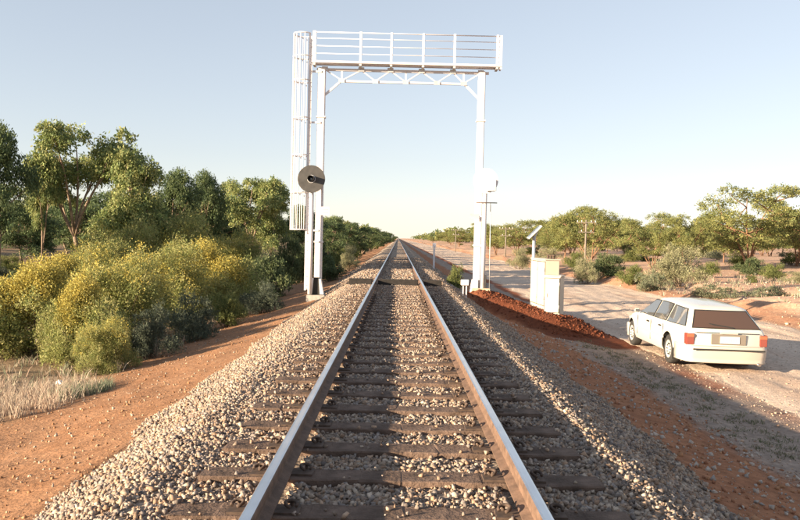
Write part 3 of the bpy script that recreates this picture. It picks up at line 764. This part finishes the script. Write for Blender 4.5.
    for ya in (AXR, AXF):
        for s in (-1, 1):
            wl = empty('wheel', (0, 0, 0), None, None); wl.parent = root; wl.location = (s * .74, ya, .315)
            n = 32; prof_ = [(-.10, .19), (-.105, .26), (-.095, .30), (-.06, .315), (.06, .315), (.095, .30), (.105, .26), (.10, .19)]
            vs = [(a, r_ * math.cos(2 * math.pi * q / n), r_ * math.sin(2 * math.pi * q / n)) for q in range(n) for a, r_ in prof_]; kk = len(prof_)
            MB().add(vs, [(q * kk + j, q * kk + j + 1, ((q + 1) % n) * kk + j + 1, ((q + 1) % n) * kk + j) for q in range(n) for j in range(kk - 1)], 0, True).build('tyre', M_tyre, wl)
            rm = MB(); rp = [(s * .10, .195), (s * .105, .175), (s * .075, .16), (s * .085, .06), (s * .10, .045), (s * .10, 0.002)]
            vs = [(a, r_ * math.cos(2 * math.pi * q / n), r_ * math.sin(2 * math.pi * q / n)) for q in range(n) for a, r_ in rp]; kk = len(rp)
            rm.add(vs, [(q * kk + j, q * kk + j + 1, ((q + 1) % n) * kk + j + 1, ((q + 1) % n) * kk + j) for q in range(n) for j in range(kk - 1)], 0, True); rm.build('rim', M_rim, wl)
            for q in range(10):
                a = 2 * math.pi * q / 10; MB().box((s * .094, .115 * math.cos(a), .115 * math.sin(a)), (.012, .03, .03)).build('rim_slot', M_trim, wl)
    MB().tube([(.62, -2.1, .20), (.62, -2.37, .195)], .03, 12).build('exhaust', M_chrome, root)
    MB().box((0, 0, .25), (1.3, 3.6, .14)).build('underbody', M_trim, root)
    return root
car()

# ------------------------------------------------------------------ vegetation
def leaf_cards(pos, dirs, L, W, colr, r_):
    """one folded leaf (two triangles) per point"""
    n = len(pos); d = dirs / np.linalg.norm(dirs, axis=1)[:, None]
    q = r_.normal(size=(n, 3)); a = np.cross(d, q); a /= np.linalg.norm(a, axis=1)[:, None]; b = np.cross(d, a)
    L = L[:, None]; W = W[:, None]
    V = np.stack([pos, pos + d * L * .45 + a * W * .5 + b * W * .12, pos + d * L, pos + d * L * .55 - a * W * .5 + b * W * .12], 1).reshape(-1, 3)
    i = np.arange(n) * 4
    return V, np.stack([i, i + 1, i + 2, i + 3], 1), np.repeat(colr, 4, 0)
def clump_leaves(cl, n, Lm, droop, pal, r_, fill=.5, ratio=.28):
    """cl: (k,6) ellipsoid clumps; leaves gathered in sprays through each clump"""
    cl = np.asarray(cl, float); vol = (cl[:, 3] * cl[:, 4] * cl[:, 5]) ** (2 / 3); cnt = np.maximum((n * vol / vol.sum()).astype(int), 8)
    P, D, C = [], [], []
    pal = np.array(pal)
    for (cx, cy, cz, rx, ry, rz), m in zip(cl, cnt):
        ns = max(4, m // 14)                                     # sprays
        sd_ = r_.normal(size=(ns, 3)); sd_ /= np.linalg.norm(sd_, axis=1)[:, None]; sd_[:, 2] = np.where(sd_[:, 2] < -.35, -sd_[:, 2] * .6, sd_[:, 2])
        sp_ = sd_ * (fill + (1.05 - fill) * r_.random((ns, 1)) ** .6)
        k = r_.integers(0, ns, m)
        p = sp_[k] + r_.normal(0, .13, (m, 3))
        P.append(p * [rx, ry, rz] + [cx, cy, cz])
        dd = sd_[k] * .7 + r_.normal(0, .6, (m, 3)); dd[:, 2] -= droop; D.append(dd)
        tone = .75 + .5 * r_.random(ns); ti = r_.integers(0, len(pal), ns)
        C.append(pal[ti][k] * (tone[k] * r_.uniform(.8, 1.2, m))[:, None])
    P, D, C = map(np.concatenate, (P, D, C)); m = len(P)
    L = Lm * r_.uniform(.6, 1.4, m)
    return leaf_cards(P, D, L, L * ratio * r_.uniform(.8, 1.3, m), C, r_)
def limb(mb, a, b, ra, rb, r_, bend=.15, n=6, sides=6):
    a, b = np.array(a, float), np.array(b, float); ln = np.linalg.norm(b - a)
    o1, o2 = r_.normal(0, bend * ln * .5, 3), r_.normal(0, bend * ln * .5, 3); o1[2] = abs(o1[2])
    pts = []
    for i in range(n + 1):
        t = i / n; p = a + (b - a) * t + (o1 * 3 * t * (1 - t) ** 2 + o2 * 3 * t * t * (1 - t)); pts.append(tuple(p))
    mb.tube(pts, [ra + (rb - ra) * (i / n) ** .8 for i in range(n + 1)], sides); return pts
GUM = [[0.206, 0.256, 0.092], [0.278, 0.305, 0.118], [0.145, 0.195, 0.083], [0.348, 0.352, 0.146]]
GUM_D = [[0.077, 0.116, 0.055], [0.105, 0.145, 0.064], [0.136, 0.172, 0.07]]
GUM_O = [[0.218, 0.23, 0.079], [0.28, 0.276, 0.101], [0.158, 0.184, 0.068]]
WAT = [[0.267, 0.286, 0.099], [0.336, 0.339, 0.119], [0.195, 0.227, 0.078], [0.354, 0.33, 0.141]]
BLUE_SHADE = [[.10, .12, .085], [.13, .15, .105], [.08, .10, .07]]  # blue grey leaves, with the deep shade below the wattles darkened into the colour
PALE = [[0.286, 0.281, 0.165], [0.242, 0.242, 0.132], [0.33, 0.308, 0.187]]
OLIVE = [[0.162, 0.182, 0.061], [0.216, 0.23, 0.081], [0.121, 0.149, 0.047]]
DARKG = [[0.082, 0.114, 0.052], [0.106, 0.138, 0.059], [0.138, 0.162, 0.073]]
YEL = [[.46, .37, .09], [.50, .43, .14], [.40, .34, .09], [.34, .31, .10]]
def tree_meshes(seed, H, kind, pal, leaves, bark, spreadr=.33, Lm=.16):
    r_ = np.random.default_rng(seed); tr = MB(); cl = []
    if kind == 'gum':                                       # upright gum: trunk forking into clumps
        forkh = H * r_.uniform(.22, .34); lean = r_.normal(0, .05, 2) * H
        fk = (lean[0] * .4, lean[1] * .4, forkh); limb(tr, (0, 0, -.3), fk, H * .020, H * .015, r_, .06, sides=8)
        nm = r_.integers(4, 6)
        for i in range(nm):
            a = 2 * math.pi * (i + r_.random() * .6) / nm; rr = H * spreadr * r_.uniform(.35, .8); z = H * r_.uniform(.62, .88)
            tip = (fk[0] + rr * math.cos(a), fk[1] + rr * math.sin(a), z); pts = limb(tr, fk, tip, H * .013, H * .004, r_, .18)
            cl.append((*tip, H * r_.uniform(.12, .17), H * r_.uniform(.12, .17), H * r_.uniform(.10, .14)))
            for j in range(4):
                b0 = pts[r_.integers(3, 7)]; a2 = a + r_.normal(0, 1.0); r2 = H * r_.uniform(.08, .2)
                t2 = (b0[0] + r2 * math.cos(a2), b0[1] + r2 * math.sin(a2), b0[2] + H * r_.uniform(-.02, .14)); limb(tr, b0, t2, H * .006, H * .002, r_, .15, 4, 5)
                s_ = H * r_.uniform(.07, .125); cl.append((*t2, s_ * r_.uniform(.9, 1.3), s_ * r_.uniform(.9, 1.3), s_ * r_.uniform(.7, 1.0)))
        cl.append((fk[0], fk[1], H * .92, H * .1, H * .1, H * .08)); limb(tr, fk, (fk[0], fk[1], H * .9), H * .012, H * .004, r_, .1)
    elif kind == 'full':                                    # leafy to low down
        limb(tr, (0, 0, -.3), (r_.normal(0, .05) * H, 0, H * .85), H * .02, H * .005, r_, .08, sides=8)
        for i in range(26):
            z = H * r_.uniform(.28, .92); w_ = H * spreadr * math.sin(min(1, (1 - z / H) * 1.9 + .18) * 1.57) * r_.uniform(.25, .85); a = r_.random() * 6.283
            t2 = (w_ * math.cos(a), w_ * math.sin(a), z); limb(tr, (0, 0, z * .75), t2, H * .008, H * .002, r_, .12, 4, 5)
            s_ = H * r_.uniform(.11, .17); cl.append((*t2, s_, s_, s_ * .85))
    else:                                                   # umbrella: several stems, layered flat crown
        ns = r_.integers(4, 7)
        for i in range(ns):
            a = 2 * math.pi * (i + r_.random() * .7) / ns; rr = H * spreadr * r_.uniform(.45, 1.0)
            top = H * (.93 - .30 * (rr / (H * spreadr * 1.05)) ** 2)
            tip = (rr * math.cos(a), rr * math.sin(a), top * r_.uniform(.86, 1.0)); b0 = (r_.normal(0, .12), r_.normal(0, .12), -.2)
            pts = limb(tr, b0, tip, H * .014, H * .004, r_, .16, 8, 7)
            cl.append((*tip, H * .19, H * .19, H * .10))
            for j in range(9):
                b1 = pts[r_.integers(3, 8)]; a2 = a + r_.normal(0, 1.1); r2 = H * r_.uniform(.1, .26)
                t2 = [b1[0] + r2 * math.cos(a2), b1[1] + r2 * math.sin(a2), 0]; q = math.hypot(t2[0], t2[1])
                t2[2] = min(H * .95, max(b1[2] + H * (r_.uniform(.02, .16) if j < 6 else r_.uniform(-.16, -.02)), H * .26)); limb(tr, b1, t2, H * .008, H * .002, r_, .15, 5, 5)
                s_ = H * r_.uniform(.10, .15); cl.append((*t2, s_ * 1.35, s_ * 1.35, s_ * .62))
    V, Fc, C = clump_leaves(cl, leaves, Lm, .45 if kind != 'umbrella' else .1, pal, r_, .5, .42)
    tro = tr.build('trunk', bark); tm = tro.data; bpy.data.objects.remove(tro)
    return tm, np_mesh('crown', V, Fc, M_leaf, False, C)
def shrub_meshes(seed, pal, leaves, W=1.0, H=1.0, Lm=.06, flower=0.0, nclump=22, ratio=.3, low=.12, fillin=.35):
    """bush of half-width W and height H, leafy to the ground"""
    r_ = np.random.default_rng(seed); st = MB(); cl = []
    for i in range(nclump):
        a = r_.random() * 6.283; e = math.asin(r_.uniform(low, 1)); rr = r_.uniform(.45, .86) if i % 4 else r_.uniform(.2, .5)
        p = (W * rr * math.cos(a) * math.cos(e) * 1.12, W * rr * math.sin(a) * math.cos(e) * 1.12, H * rr * math.sin(e) * 1.0)
        s_ = r_.uniform(.2, .36); cl.append((*p, s_ * W, s_ * W, s_ * H * .8))
        if i % 2 == 0: limb(st, (r_.normal(0, .08) * W, r_.normal(0, .08) * W, -.1), p, .022 * H ** .5, .005, r_, .12, 4, 5)
    V, Fc, C = clump_leaves(cl, leaves, Lm, .0, pal, r_, fillin, ratio)
    ok = V.reshape(-1, 4, 3)[:, :, 2].min(1) > -.05
    so = st.build('stems', M_twig); sm = so.data; bpy.data.objects.remove(so)
    fm = None
    if flower > 0:
        clf = [c for c in cl if c[2] > H * .30 and r_.random() < .75]
        v, f_, c_ = clump_leaves([(x, y, z + rz * .15, rx * 1.06, ry * 1.06, rz * 1.08) for x, y, z, rx, ry, rz in clf], int(leaves * flower), .034, -.3, YEL, r_, .75, .8)
        fm = np_mesh('blossom', v, f_, M_flower, False, c_)
    return sm, np_mesh('foliage', V, Fc, M_leaf, False, C), fm

TREES = {
 'gum_a': tree_meshes(101, 8.0, 'gum', GUM, 25012, M_bark_grey, .33, 0.18),
 'gum_b': tree_meshes(107, 8.0, 'gum', GUM, 25012, M_bark_grey, .30, 0.18),
 'full_a': tree_meshes(113, 7.0, 'full', GUM, 28347, M_bark_grey, .36, 0.18),
 'full_d': tree_meshes(127, 7.0, 'full', GUM_D, 28347, M_bark_grey, .42, 0.17),
 'full_o': tree_meshes(131, 6.0, 'full', GUM_O, 23345, M_bark_red, .45, 0.17),
 'umb_a': tree_meshes(137, 7.5, 'umbrella', GUM_O, 25012, M_bark_red, .62, 0.17),
 'umb_b': tree_meshes(139, 7.5, 'umbrella', GUM_O, 25012, M_bark_red, .75, 0.17),
 'umb_d': tree_meshes(149, 6.0, 'umbrella', GUM_D, 18342, M_bark_grey, .7, 0.18),
}
HT = {'gum_a': 8.5, 'gum_b': 8.5, 'full_a': 7.4, 'full_d': 7.4, 'full_o': 6.3, 'umb_a': 7.9, 'umb_b': 7.9, 'umb_d': 6.3}
SHR = {
 'wattle_a': shrub_meshes(201, WAT, 46000, 1.5, 2.0, .062, .42, 40),
 'wattle_b': shrub_meshes(203, WAT, 46000, 1.5, 2.0, .062, .14, 40),
 'wattle_c': shrub_meshes(207, WAT, 46000, 1.5, 2.0, .062, .24, 40),
 'blue': shrub_meshes(211, BLUE_SHADE, 15000, 1.0, 1.0, .06, 0, 26, .25),
 'pale': shrub_meshes(223, PALE, 16000, 1.0, 1.0, .05, 0, 30, .25),
 'olive': shrub_meshes(227, OLIVE, 13000, 1.0, 1.0, .055, 0, 24, .35),
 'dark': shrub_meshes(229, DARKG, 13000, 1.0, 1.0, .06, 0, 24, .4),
 'low': shrub_meshes(233, [[.20, .22, .14], [.16, .18, .11], [.25, .24, .15]], 6000, 1.0, .5, .06, 0, 18, .25, .02),
}
SH_H = {'wattle_a': 2.0, 'wattle_b': 2.0, 'wattle_c': 2.0, 'low': .5}
SH_W = {'wattle_a': 1.5, 'wattle_b': 1.5, 'wattle_c': 1.5}
vr = random.Random(77)
def put_tree(key, x, y, top_z, label, group=None, wide=1.0, name='gum_tree', rz=None, parts=True, dip=0):
    g = zat(x, y) - dip; t = empty(name, (x, y, g), label, 'tree', group, vr.uniform(0, 6.28) if rz is None else rz)
    s = (top_z - g) / (HT[key] * 1.0); t.scale = (s * wide, s * wide, s)
    link('trunk', TREES[key][0], t); link('crown', TREES[key][1], t); return t
def put_shrub(key, x, y, top_z, half_w, label, group=None, name='shrub', rz=None, cat='bush'):
    g = zat(x, y); t = empty(name, (x, y, g), label, cat, group, vr.uniform(0, 6.28) if rz is None else rz)
    t.scale = (half_w / SH_W.get(key, 1.0), half_w / SH_W.get(key, 1.0), max(.15, (top_z - g)) / SH_H.get(key, 1.0))
    sm, lm, fm = SHR[key]
    link('stems', sm, t); link('foliage', lm, t)
    if fm: link('blossom', fm, t)
    return t
def tree_px(key, px, py_top, Y, label, wpx=None, **k):
    p = at(px, py_top, Y); return put_tree(key, p.x, Y, p.z, label, **k)
def shrub_px(key, px, py_top, wpx, Y, label, **k):
    p = at(px, py_top, Y); return put_shrub(key, p.x, Y, p.z, wpx * .5 * Y / F, label, **k)

# trees on the left
tree_px('full_d', 0, 114, 30, 'dark leafy gum cut off by the left edge of the picture', wide=.5)
tree_px('gum_a', 84, 116, 36, 'tallest gum on the left with an open crown and bare trunk', wide=.78, rz=.6)
tree_px('gum_b', 44, 148, 35, 'slender leaning gum with sparse leaves left of the tallest gum', wide=.36, rz=2.4)
tree_px('full_a', 134, 140, 35, 'dense green gum just right of the tallest gum', wide=.66)
tree_px('full_d', 178, 165, 42, 'dark rounded gum right of the dense green gum', wide=.58)
tree_px('full_d', 208, 167, 46, 'darkest gum of the left row, right of the dark rounded gum', wide=.5, rz=1.0)
tree_px('gum_b', 250, 171, 50, 'olive gum with bare limbs behind the ladder cage', wide=.9, rz=3.6)
tree_px('full_a', 272, 176, 54, 'bushy gum close behind the ladder cage', wide=.62)
tree_px('full_d', 28, 199, 48, 'low dark gum at the far left behind the yellow wattles', wide=1.0)
tree_px('umb_d', 110, 196, 60, 'spreading dark gum in shade behind the tallest gum', wide=1.4)
tree_px('full_o', 160, 200, 62, 'low olive gum filling the gap behind the dense green gum', wide=1.4)
tree_px('full_d', 215, 196, 66, 'low dark gum behind the darkest gum', wide=1.3)
for i, (px, py, Y, k, wd) in enumerate([(303, 203, 70, 'full_d', 1.0), (326, 212, 78, 'umb_d', .8), (340, 219, 88, 'umb_d', .9), (352, 223, 100, 'umb_d', 1.0), (331, 214, 96, 'full_a', .8), (362, 224, 118, 'umb_d', 1.0), (371, 227, 145, 'umb_d', 1.0),
        (378, 229, 180, 'umb_d', 1.1), (345, 220, 130, 'full_o', 1.0), (383, 231, 230, 'umb_d', 1.2), (387, 233, 300, 'umb_d', 1.2), (365, 226, 200, 'full_d', 1.0), (391, 235, 420, 'umb_d', 1.3)]):
    lab = {'umb_d': 'dark flat-topped gum', 'full_d': 'dark bushy gum', 'full_a': 'green bushy gum', 'full_o': 'olive bushy gum'}[k] + ' in the row along the left of the distant track'
    tree_px(k, px, py, Y, lab, wide=wd, group='gums along the left of the distant track')
# trees on the right
tree_px('umb_a', 592, 197, 80, 'rounded gum with layered crown behind the telegraph pole on the right', wide=.80, rz=.3)
tree_px('full_o', 566, 211, 84, 'lower gum joined to the left of the rounded gum', wide=.8)
tree_px('umb_b', 518, 216, 112, 'wide gum between the right signal post and the solar panel', wide=.95)
tree_px('umb_a', 497, 220, 120, 'gum directly behind the right signal post', wide=.85, rz=2)
tree_px('umb_b', 655, 206, 64, 'flat-topped gum left of the big spreading gum on the right', wide=.7, rz=4.2)
tree_px('umb_a', 690, 210, 62, 'gum half hidden behind the large pale bush', wide=.65, rz=1.3)
tree_px('umb_b', 752, 178, 66, 'big spreading gum with several red stems at the right', wide=.98, rz=2.6)
tree_px('umb_a', 800, 186, 70, 'gum cut off by the right edge of the picture', wide=.9, rz=5.0)
tree_px('full_o', 625, 221, 90, 'low olive gum right of the rounded gum', wide=.9)
tree_px('full_o', 725, 222, 84, 'low olive gum behind the big spreading gum', wide=1.1)
for i in range(90):
    Y = 105 * math.exp(i / 90 * 1.5) * vr.uniform(.9, 1.1); top = vr.uniform(4.2, 7.0)
    x = 19 + vr.random() ** 1.6 * (.62 * Y - 10) + (6 if Y < 150 else 0)
    put_tree(['umb_a', 'full_o', 'umb_b', 'gum_b'][i % 4], x, Y, zat(x, Y) + top, {'umb_a': 'flat-crowned gum', 'umb_b': 'wide spreading gum', 'full_o': 'bushy olive gum', 'gum_b': 'slim upright gum'}[['umb_a', 'full_o', 'umb_b', 'gum_b'][i % 4]] + ' in the far tree line right of the track', 'gums in the far right tree line', wide=vr.uniform(.8, 1.1))
for i in range(60):
    Y = 60 * math.exp(i / 60 * 1.6) * vr.uniform(.9, 1.1); x = -vr.uniform(14, 40) - Y * vr.uniform(.05, .35)
    put_tree(['full_d', 'gum_a', 'full_o', 'umb_d'][i % 4], x, Y, zat(x, Y) + vr.uniform(4.5, 7), ['dark bushy gum', 'slim tall gum', 'olive bushy gum', 'dark flat-topped gum'][i % 4] + ' deep in the woodland left of the track', 'gums in the left woodland', wide=vr.uniform(.8, 1.2))

# wattles and bushes on the left
W_ = 'yellow flowering wattles on the left'
for key, px, py, wpx, Y, lab in [
    ('wattle_a', 22, 246, 130, 17.5, 'big yellow flowering wattle at the left edge'),
    ('wattle_a', 78, 262, 90, 16.5, 'yellow flowering wattle beside the dry grass'),
    ('wattle_b', 122, 246, 95, 21, 'grey green wattle with few flowers in the middle of the thicket'),
    ('wattle_c', 165, 238, 90, 25, 'leafy wattle with yellow tips behind the blue grey bushes'),
    ('wattle_a', 218, 231, 98, 28, 'bright wattle at the right end of the thicket'),
    ('wattle_c', 178, 209, 88, 36, 'tall wattle at the back of the thicket under the dark gums'),
    ('wattle_c', 125, 219, 80, 33, 'wattle at the back of the thicket under the dense green gum'),
    ('wattle_b', 238, 224, 60, 40, 'pale wattle at the back right end of the thicket'),
    ('wattle_c', 92, 236, 80, 30, 'yellow topped wattle below the tallest gum'),
    ('wattle_a', 50, 246, 90, 25, 'yellow wattle behind the big one at the left edge')]:
    shrub_px(key, px, py, wpx * 1.15, Y, lab, group=W_, name='wattle_bush')
B_ = 'low bushes along the foot of the left bank'
for key, px, py, wpx, Y, lab in [
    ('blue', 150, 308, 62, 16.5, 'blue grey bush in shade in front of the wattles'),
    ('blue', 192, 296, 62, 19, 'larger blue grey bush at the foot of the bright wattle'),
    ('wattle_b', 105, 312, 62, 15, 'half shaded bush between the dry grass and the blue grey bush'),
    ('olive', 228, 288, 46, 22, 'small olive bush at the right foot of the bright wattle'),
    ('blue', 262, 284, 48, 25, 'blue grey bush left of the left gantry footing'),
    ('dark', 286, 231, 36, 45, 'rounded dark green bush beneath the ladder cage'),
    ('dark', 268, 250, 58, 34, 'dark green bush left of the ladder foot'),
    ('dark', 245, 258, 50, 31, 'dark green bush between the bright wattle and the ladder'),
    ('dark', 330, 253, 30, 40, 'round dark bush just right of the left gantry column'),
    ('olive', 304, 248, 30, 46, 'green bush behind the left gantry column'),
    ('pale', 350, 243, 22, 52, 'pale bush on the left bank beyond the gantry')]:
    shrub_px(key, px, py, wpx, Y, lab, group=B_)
for i in range(40):
    Y = 50 * math.exp(i / 40 * 1.7) * vr.uniform(.92, 1.08); x = -5.0 - vr.uniform(0, 4) - (0 if i % 3 else vr.uniform(0, 12))
    put_shrub(['dark', 'olive', 'blue', 'olive', 'pale'][i % 5], x, Y, zat(x, Y) + vr.uniform(1.2, 2.4), vr.uniform(.9, 1.6), ['dark green bush', 'olive bush', 'blue grey bush', 'olive bush', 'pale grey bush'][i % 5] + ' lining the left side of the track beyond the gantry', 'bushes lining the distant left side')
for i in range(26):
    Y = vr.uniform(26, 60); x = -vr.uniform(13, 34) * Y / 40
    put_shrub(['olive', 'blue', 'dark', 'low'][i % 4], x, Y, zat(x, Y) + vr.uniform(.6, 1.5), vr.uniform(.7, 1.3), ['olive bush', 'blue grey bush', 'dark green bush', 'low grey bush'][i % 4] + ' under the gums behind the wattle thicket', 'bushes under the left gums')
# bushes on the right
Rg = 'bushes beyond the road on the right'
for key, px, py, wpx, Y, lab in [
    ('pale', 681, 243, 66, 43, 'large pale grey bush beyond the road, left of the big spreading gum'),
    ('dark', 604, 252, 42, 50, 'dark bush beyond the road behind the cabinets'),
    ('pale', 586, 256, 34, 48, 'pale bush joined to the left of the dark bush'),
    ('olive', 632, 263, 32, 44, 'yellow green bush left of the large pale bush'),
    ('low', 651, 268, 40, 40, 'low grey bush at the foot of the large pale bush'),
    ('olive', 774, 262, 28, 48, 'rounded green bush below the big spreading gum'),
    ('dark', 752, 256, 34, 56, 'green bush under the stems of the big spreading gum'),
    ('olive', 752, 274, 14, 45, 'small green tuft left of the rounded green bush'),
    ('low', 722, 283, 60, 34, 'low grey green scrub behind the car'),
    ('low', 765, 283, 50, 34, 'low grey scrub right of the car roof'),
    ('pale', 800, 270, 36, 42, 'pale bush at the right edge of the picture'),
    ('olive', 710, 260, 26, 52, 'green bush right of the large pale bush'),
    ('pale', 548, 246, 30, 75, 'pale bush right of the solar panel'),
    ('olive', 575, 250, 26, 64, 'small olive bush beyond the road left of the dark bush'),
    ('pale', 520, 247, 26, 70, 'pale bush left of the solar panel beyond the road')]:
    shrub_px(key, px, py, wpx, Y, lab, group=Rg)
shrub_px('olive', 455.5, 262, 21, 31, 'yellow green bush between the marker post and the right gantry column', name='shrub')
for i in range(46):
    Y = 62 * math.exp(i / 46 * 1.7) * vr.uniform(.92, 1.08); x = 15.5 + vr.uniform(0, 10) + vr.uniform(0, 1) ** 2 * Y * .45
    put_shrub(['pale', 'olive', 'low', 'olive', 'pale'][i % 5], x, Y, zat(x, Y) + vr.uniform(.7, 1.8), vr.uniform(.8, 1.7), ['pale grey bush', 'olive green bush', 'low grey bush', 'olive green bush', 'pale grey bush'][i % 5] + ' in the scrub beyond the road on the right', 'scrub bushes beyond the road')

# distant woodland as one mass
def woodland():
    r_ = np.random.default_rng(5); parts = []
    n = 1700; side = np.where(r_.random(n) < .5, -1, 1); Y = 360 + 1400 * r_.random(n) ** 1.5
    x = np.where(side < 0, -(9 + .02 * Y) - r_.random(n) ** 2 * Y * .75, (19 + .01 * Y) + r_.random(n) ** 2 * Y * .75)
    hh = r_.uniform(4, 8, n); cl = np.stack([x, Y, hh * .55 - 1, hh * .8, hh * .8, hh * .5], 1)
    return clump_leaves(cl, 115000, 1.1, 0, GUM_O + GUM_D, r_, .3, .7)
V, Fc, C = woodland()
tag(link('far_woodland', np_mesh('far_woodland', V, Fc, M_leaf, False, C)), 'distant gum woodland along the horizon on both sides', 'woodland', kind='stuff')

# ------------------------------------------------------------------ dry grass, tufts, litter
def grass(name, cx, cy, rad_x, rad_y, n, hmin, hmax, pal, label, wid=.006, tuft=14, lean=.45, z0=0):
    r_ = np.random.default_rng(int(abs(cx * 31 + cy * 17)) + 3)
    nt_ = max(1, n // tuft); a = r_.random(nt_) * 6.283; q = np.sqrt(r_.random(nt_))
    tx, ty = cx + rad_x * q * np.cos(a), cy + rad_y * q * np.sin(a); k = r_.integers(0, nt_, n)
    x = tx[k] + r_.normal(0, .05, n); y = ty[k] + r_.normal(0, .05, n); h = r_.uniform(hmin, hmax, n)
    base = np.stack([x, y, height(x, y) - .02], 1); g = r_.random(n) * 6.283; ln = r_.random(n) * lean
    d = np.stack([np.cos(g) * ln, np.sin(g) * ln, np.ones(n)], 1); side = np.stack([-np.sin(g + 1), np.cos(g + 1), np.zeros(n)], 1) * wid
    mid = base + d * h[:, None] * .55; tip = base + d * h[:, None] * np.array([1.5, 1.5, .92])
    V = np.stack([base - side, base + side, mid + side * .7, tip, mid - side * .7], 1).reshape(-1, 3); i = np.arange(n) * 5
    pal = np.array(pal); c = pal[r_.integers(0, len(pal), n)] * r_.uniform(.75, 1.2, (n, 1))
    return tag(link(name, np_mesh(name, V, np.stack([i, i + 1, i + 2, i + 3, i + 4], 1), M_grass, False, np.repeat(c, 5, 0))), label, 'grass', kind='stuff')
STRAW = [[.52, .43, .34], [.44, .35, .27], [.58, .50, .40], [.38, .27, .21]]
GREY = [[.24, .27, .19], [.30, .32, .22], [.20, .22, .15]]
p = ground_at(25, 408, -1.4); grass('dry_grass', p.x - .6, p.y + .2, 1.5, 1.6, 4600, .08, .36, STRAW, 'straw coloured dry grass at the lower left below the wattles')
p = ground_at(78, 396, -1.35); grass('green_tufts', p.x, p.y, .5, .7, 1500, .08, .26, GREY, 'grey green tufts beside the dry grass')
grass('weeds', 4.75, 13.0, .55, 6.5, 3600, .02, .09, [[.16, .17, .10], [.22, .2, .13], [.30, .26, .19]], 'low weeds in the shaded strip between red soil and road', .008, 18, .9)
grass('scrub_grass', 22, 40, 9, 16, 6000, .08, .35, STRAW + GREY, 'sparse dry grass on the pink ground beyond the road', .015)
grass('verge_grass', -7.5, 20, 2.6, 9, 5000, .06, .3, STRAW + GREY, 'sparse dry grass among the wattle bushes', .01)
p = ground_at(57, 384, -1.45); lt = MB()
lt.add([(-.10, -.05, 0), (.09, -.07, .02), (.11, .04, .05), (-.07, .07, .03), (0, 0, .09)], [(0, 1, 4), (1, 2, 4), (2, 3, 4), (3, 0, 4)])
o = lt.build('paper_scrap', M_paper); o.location = (p.x, p.y, zat(p.x, p.y) + .005); tag(o, 'scrap of white paper in the dry grass at the lower left', 'litter')
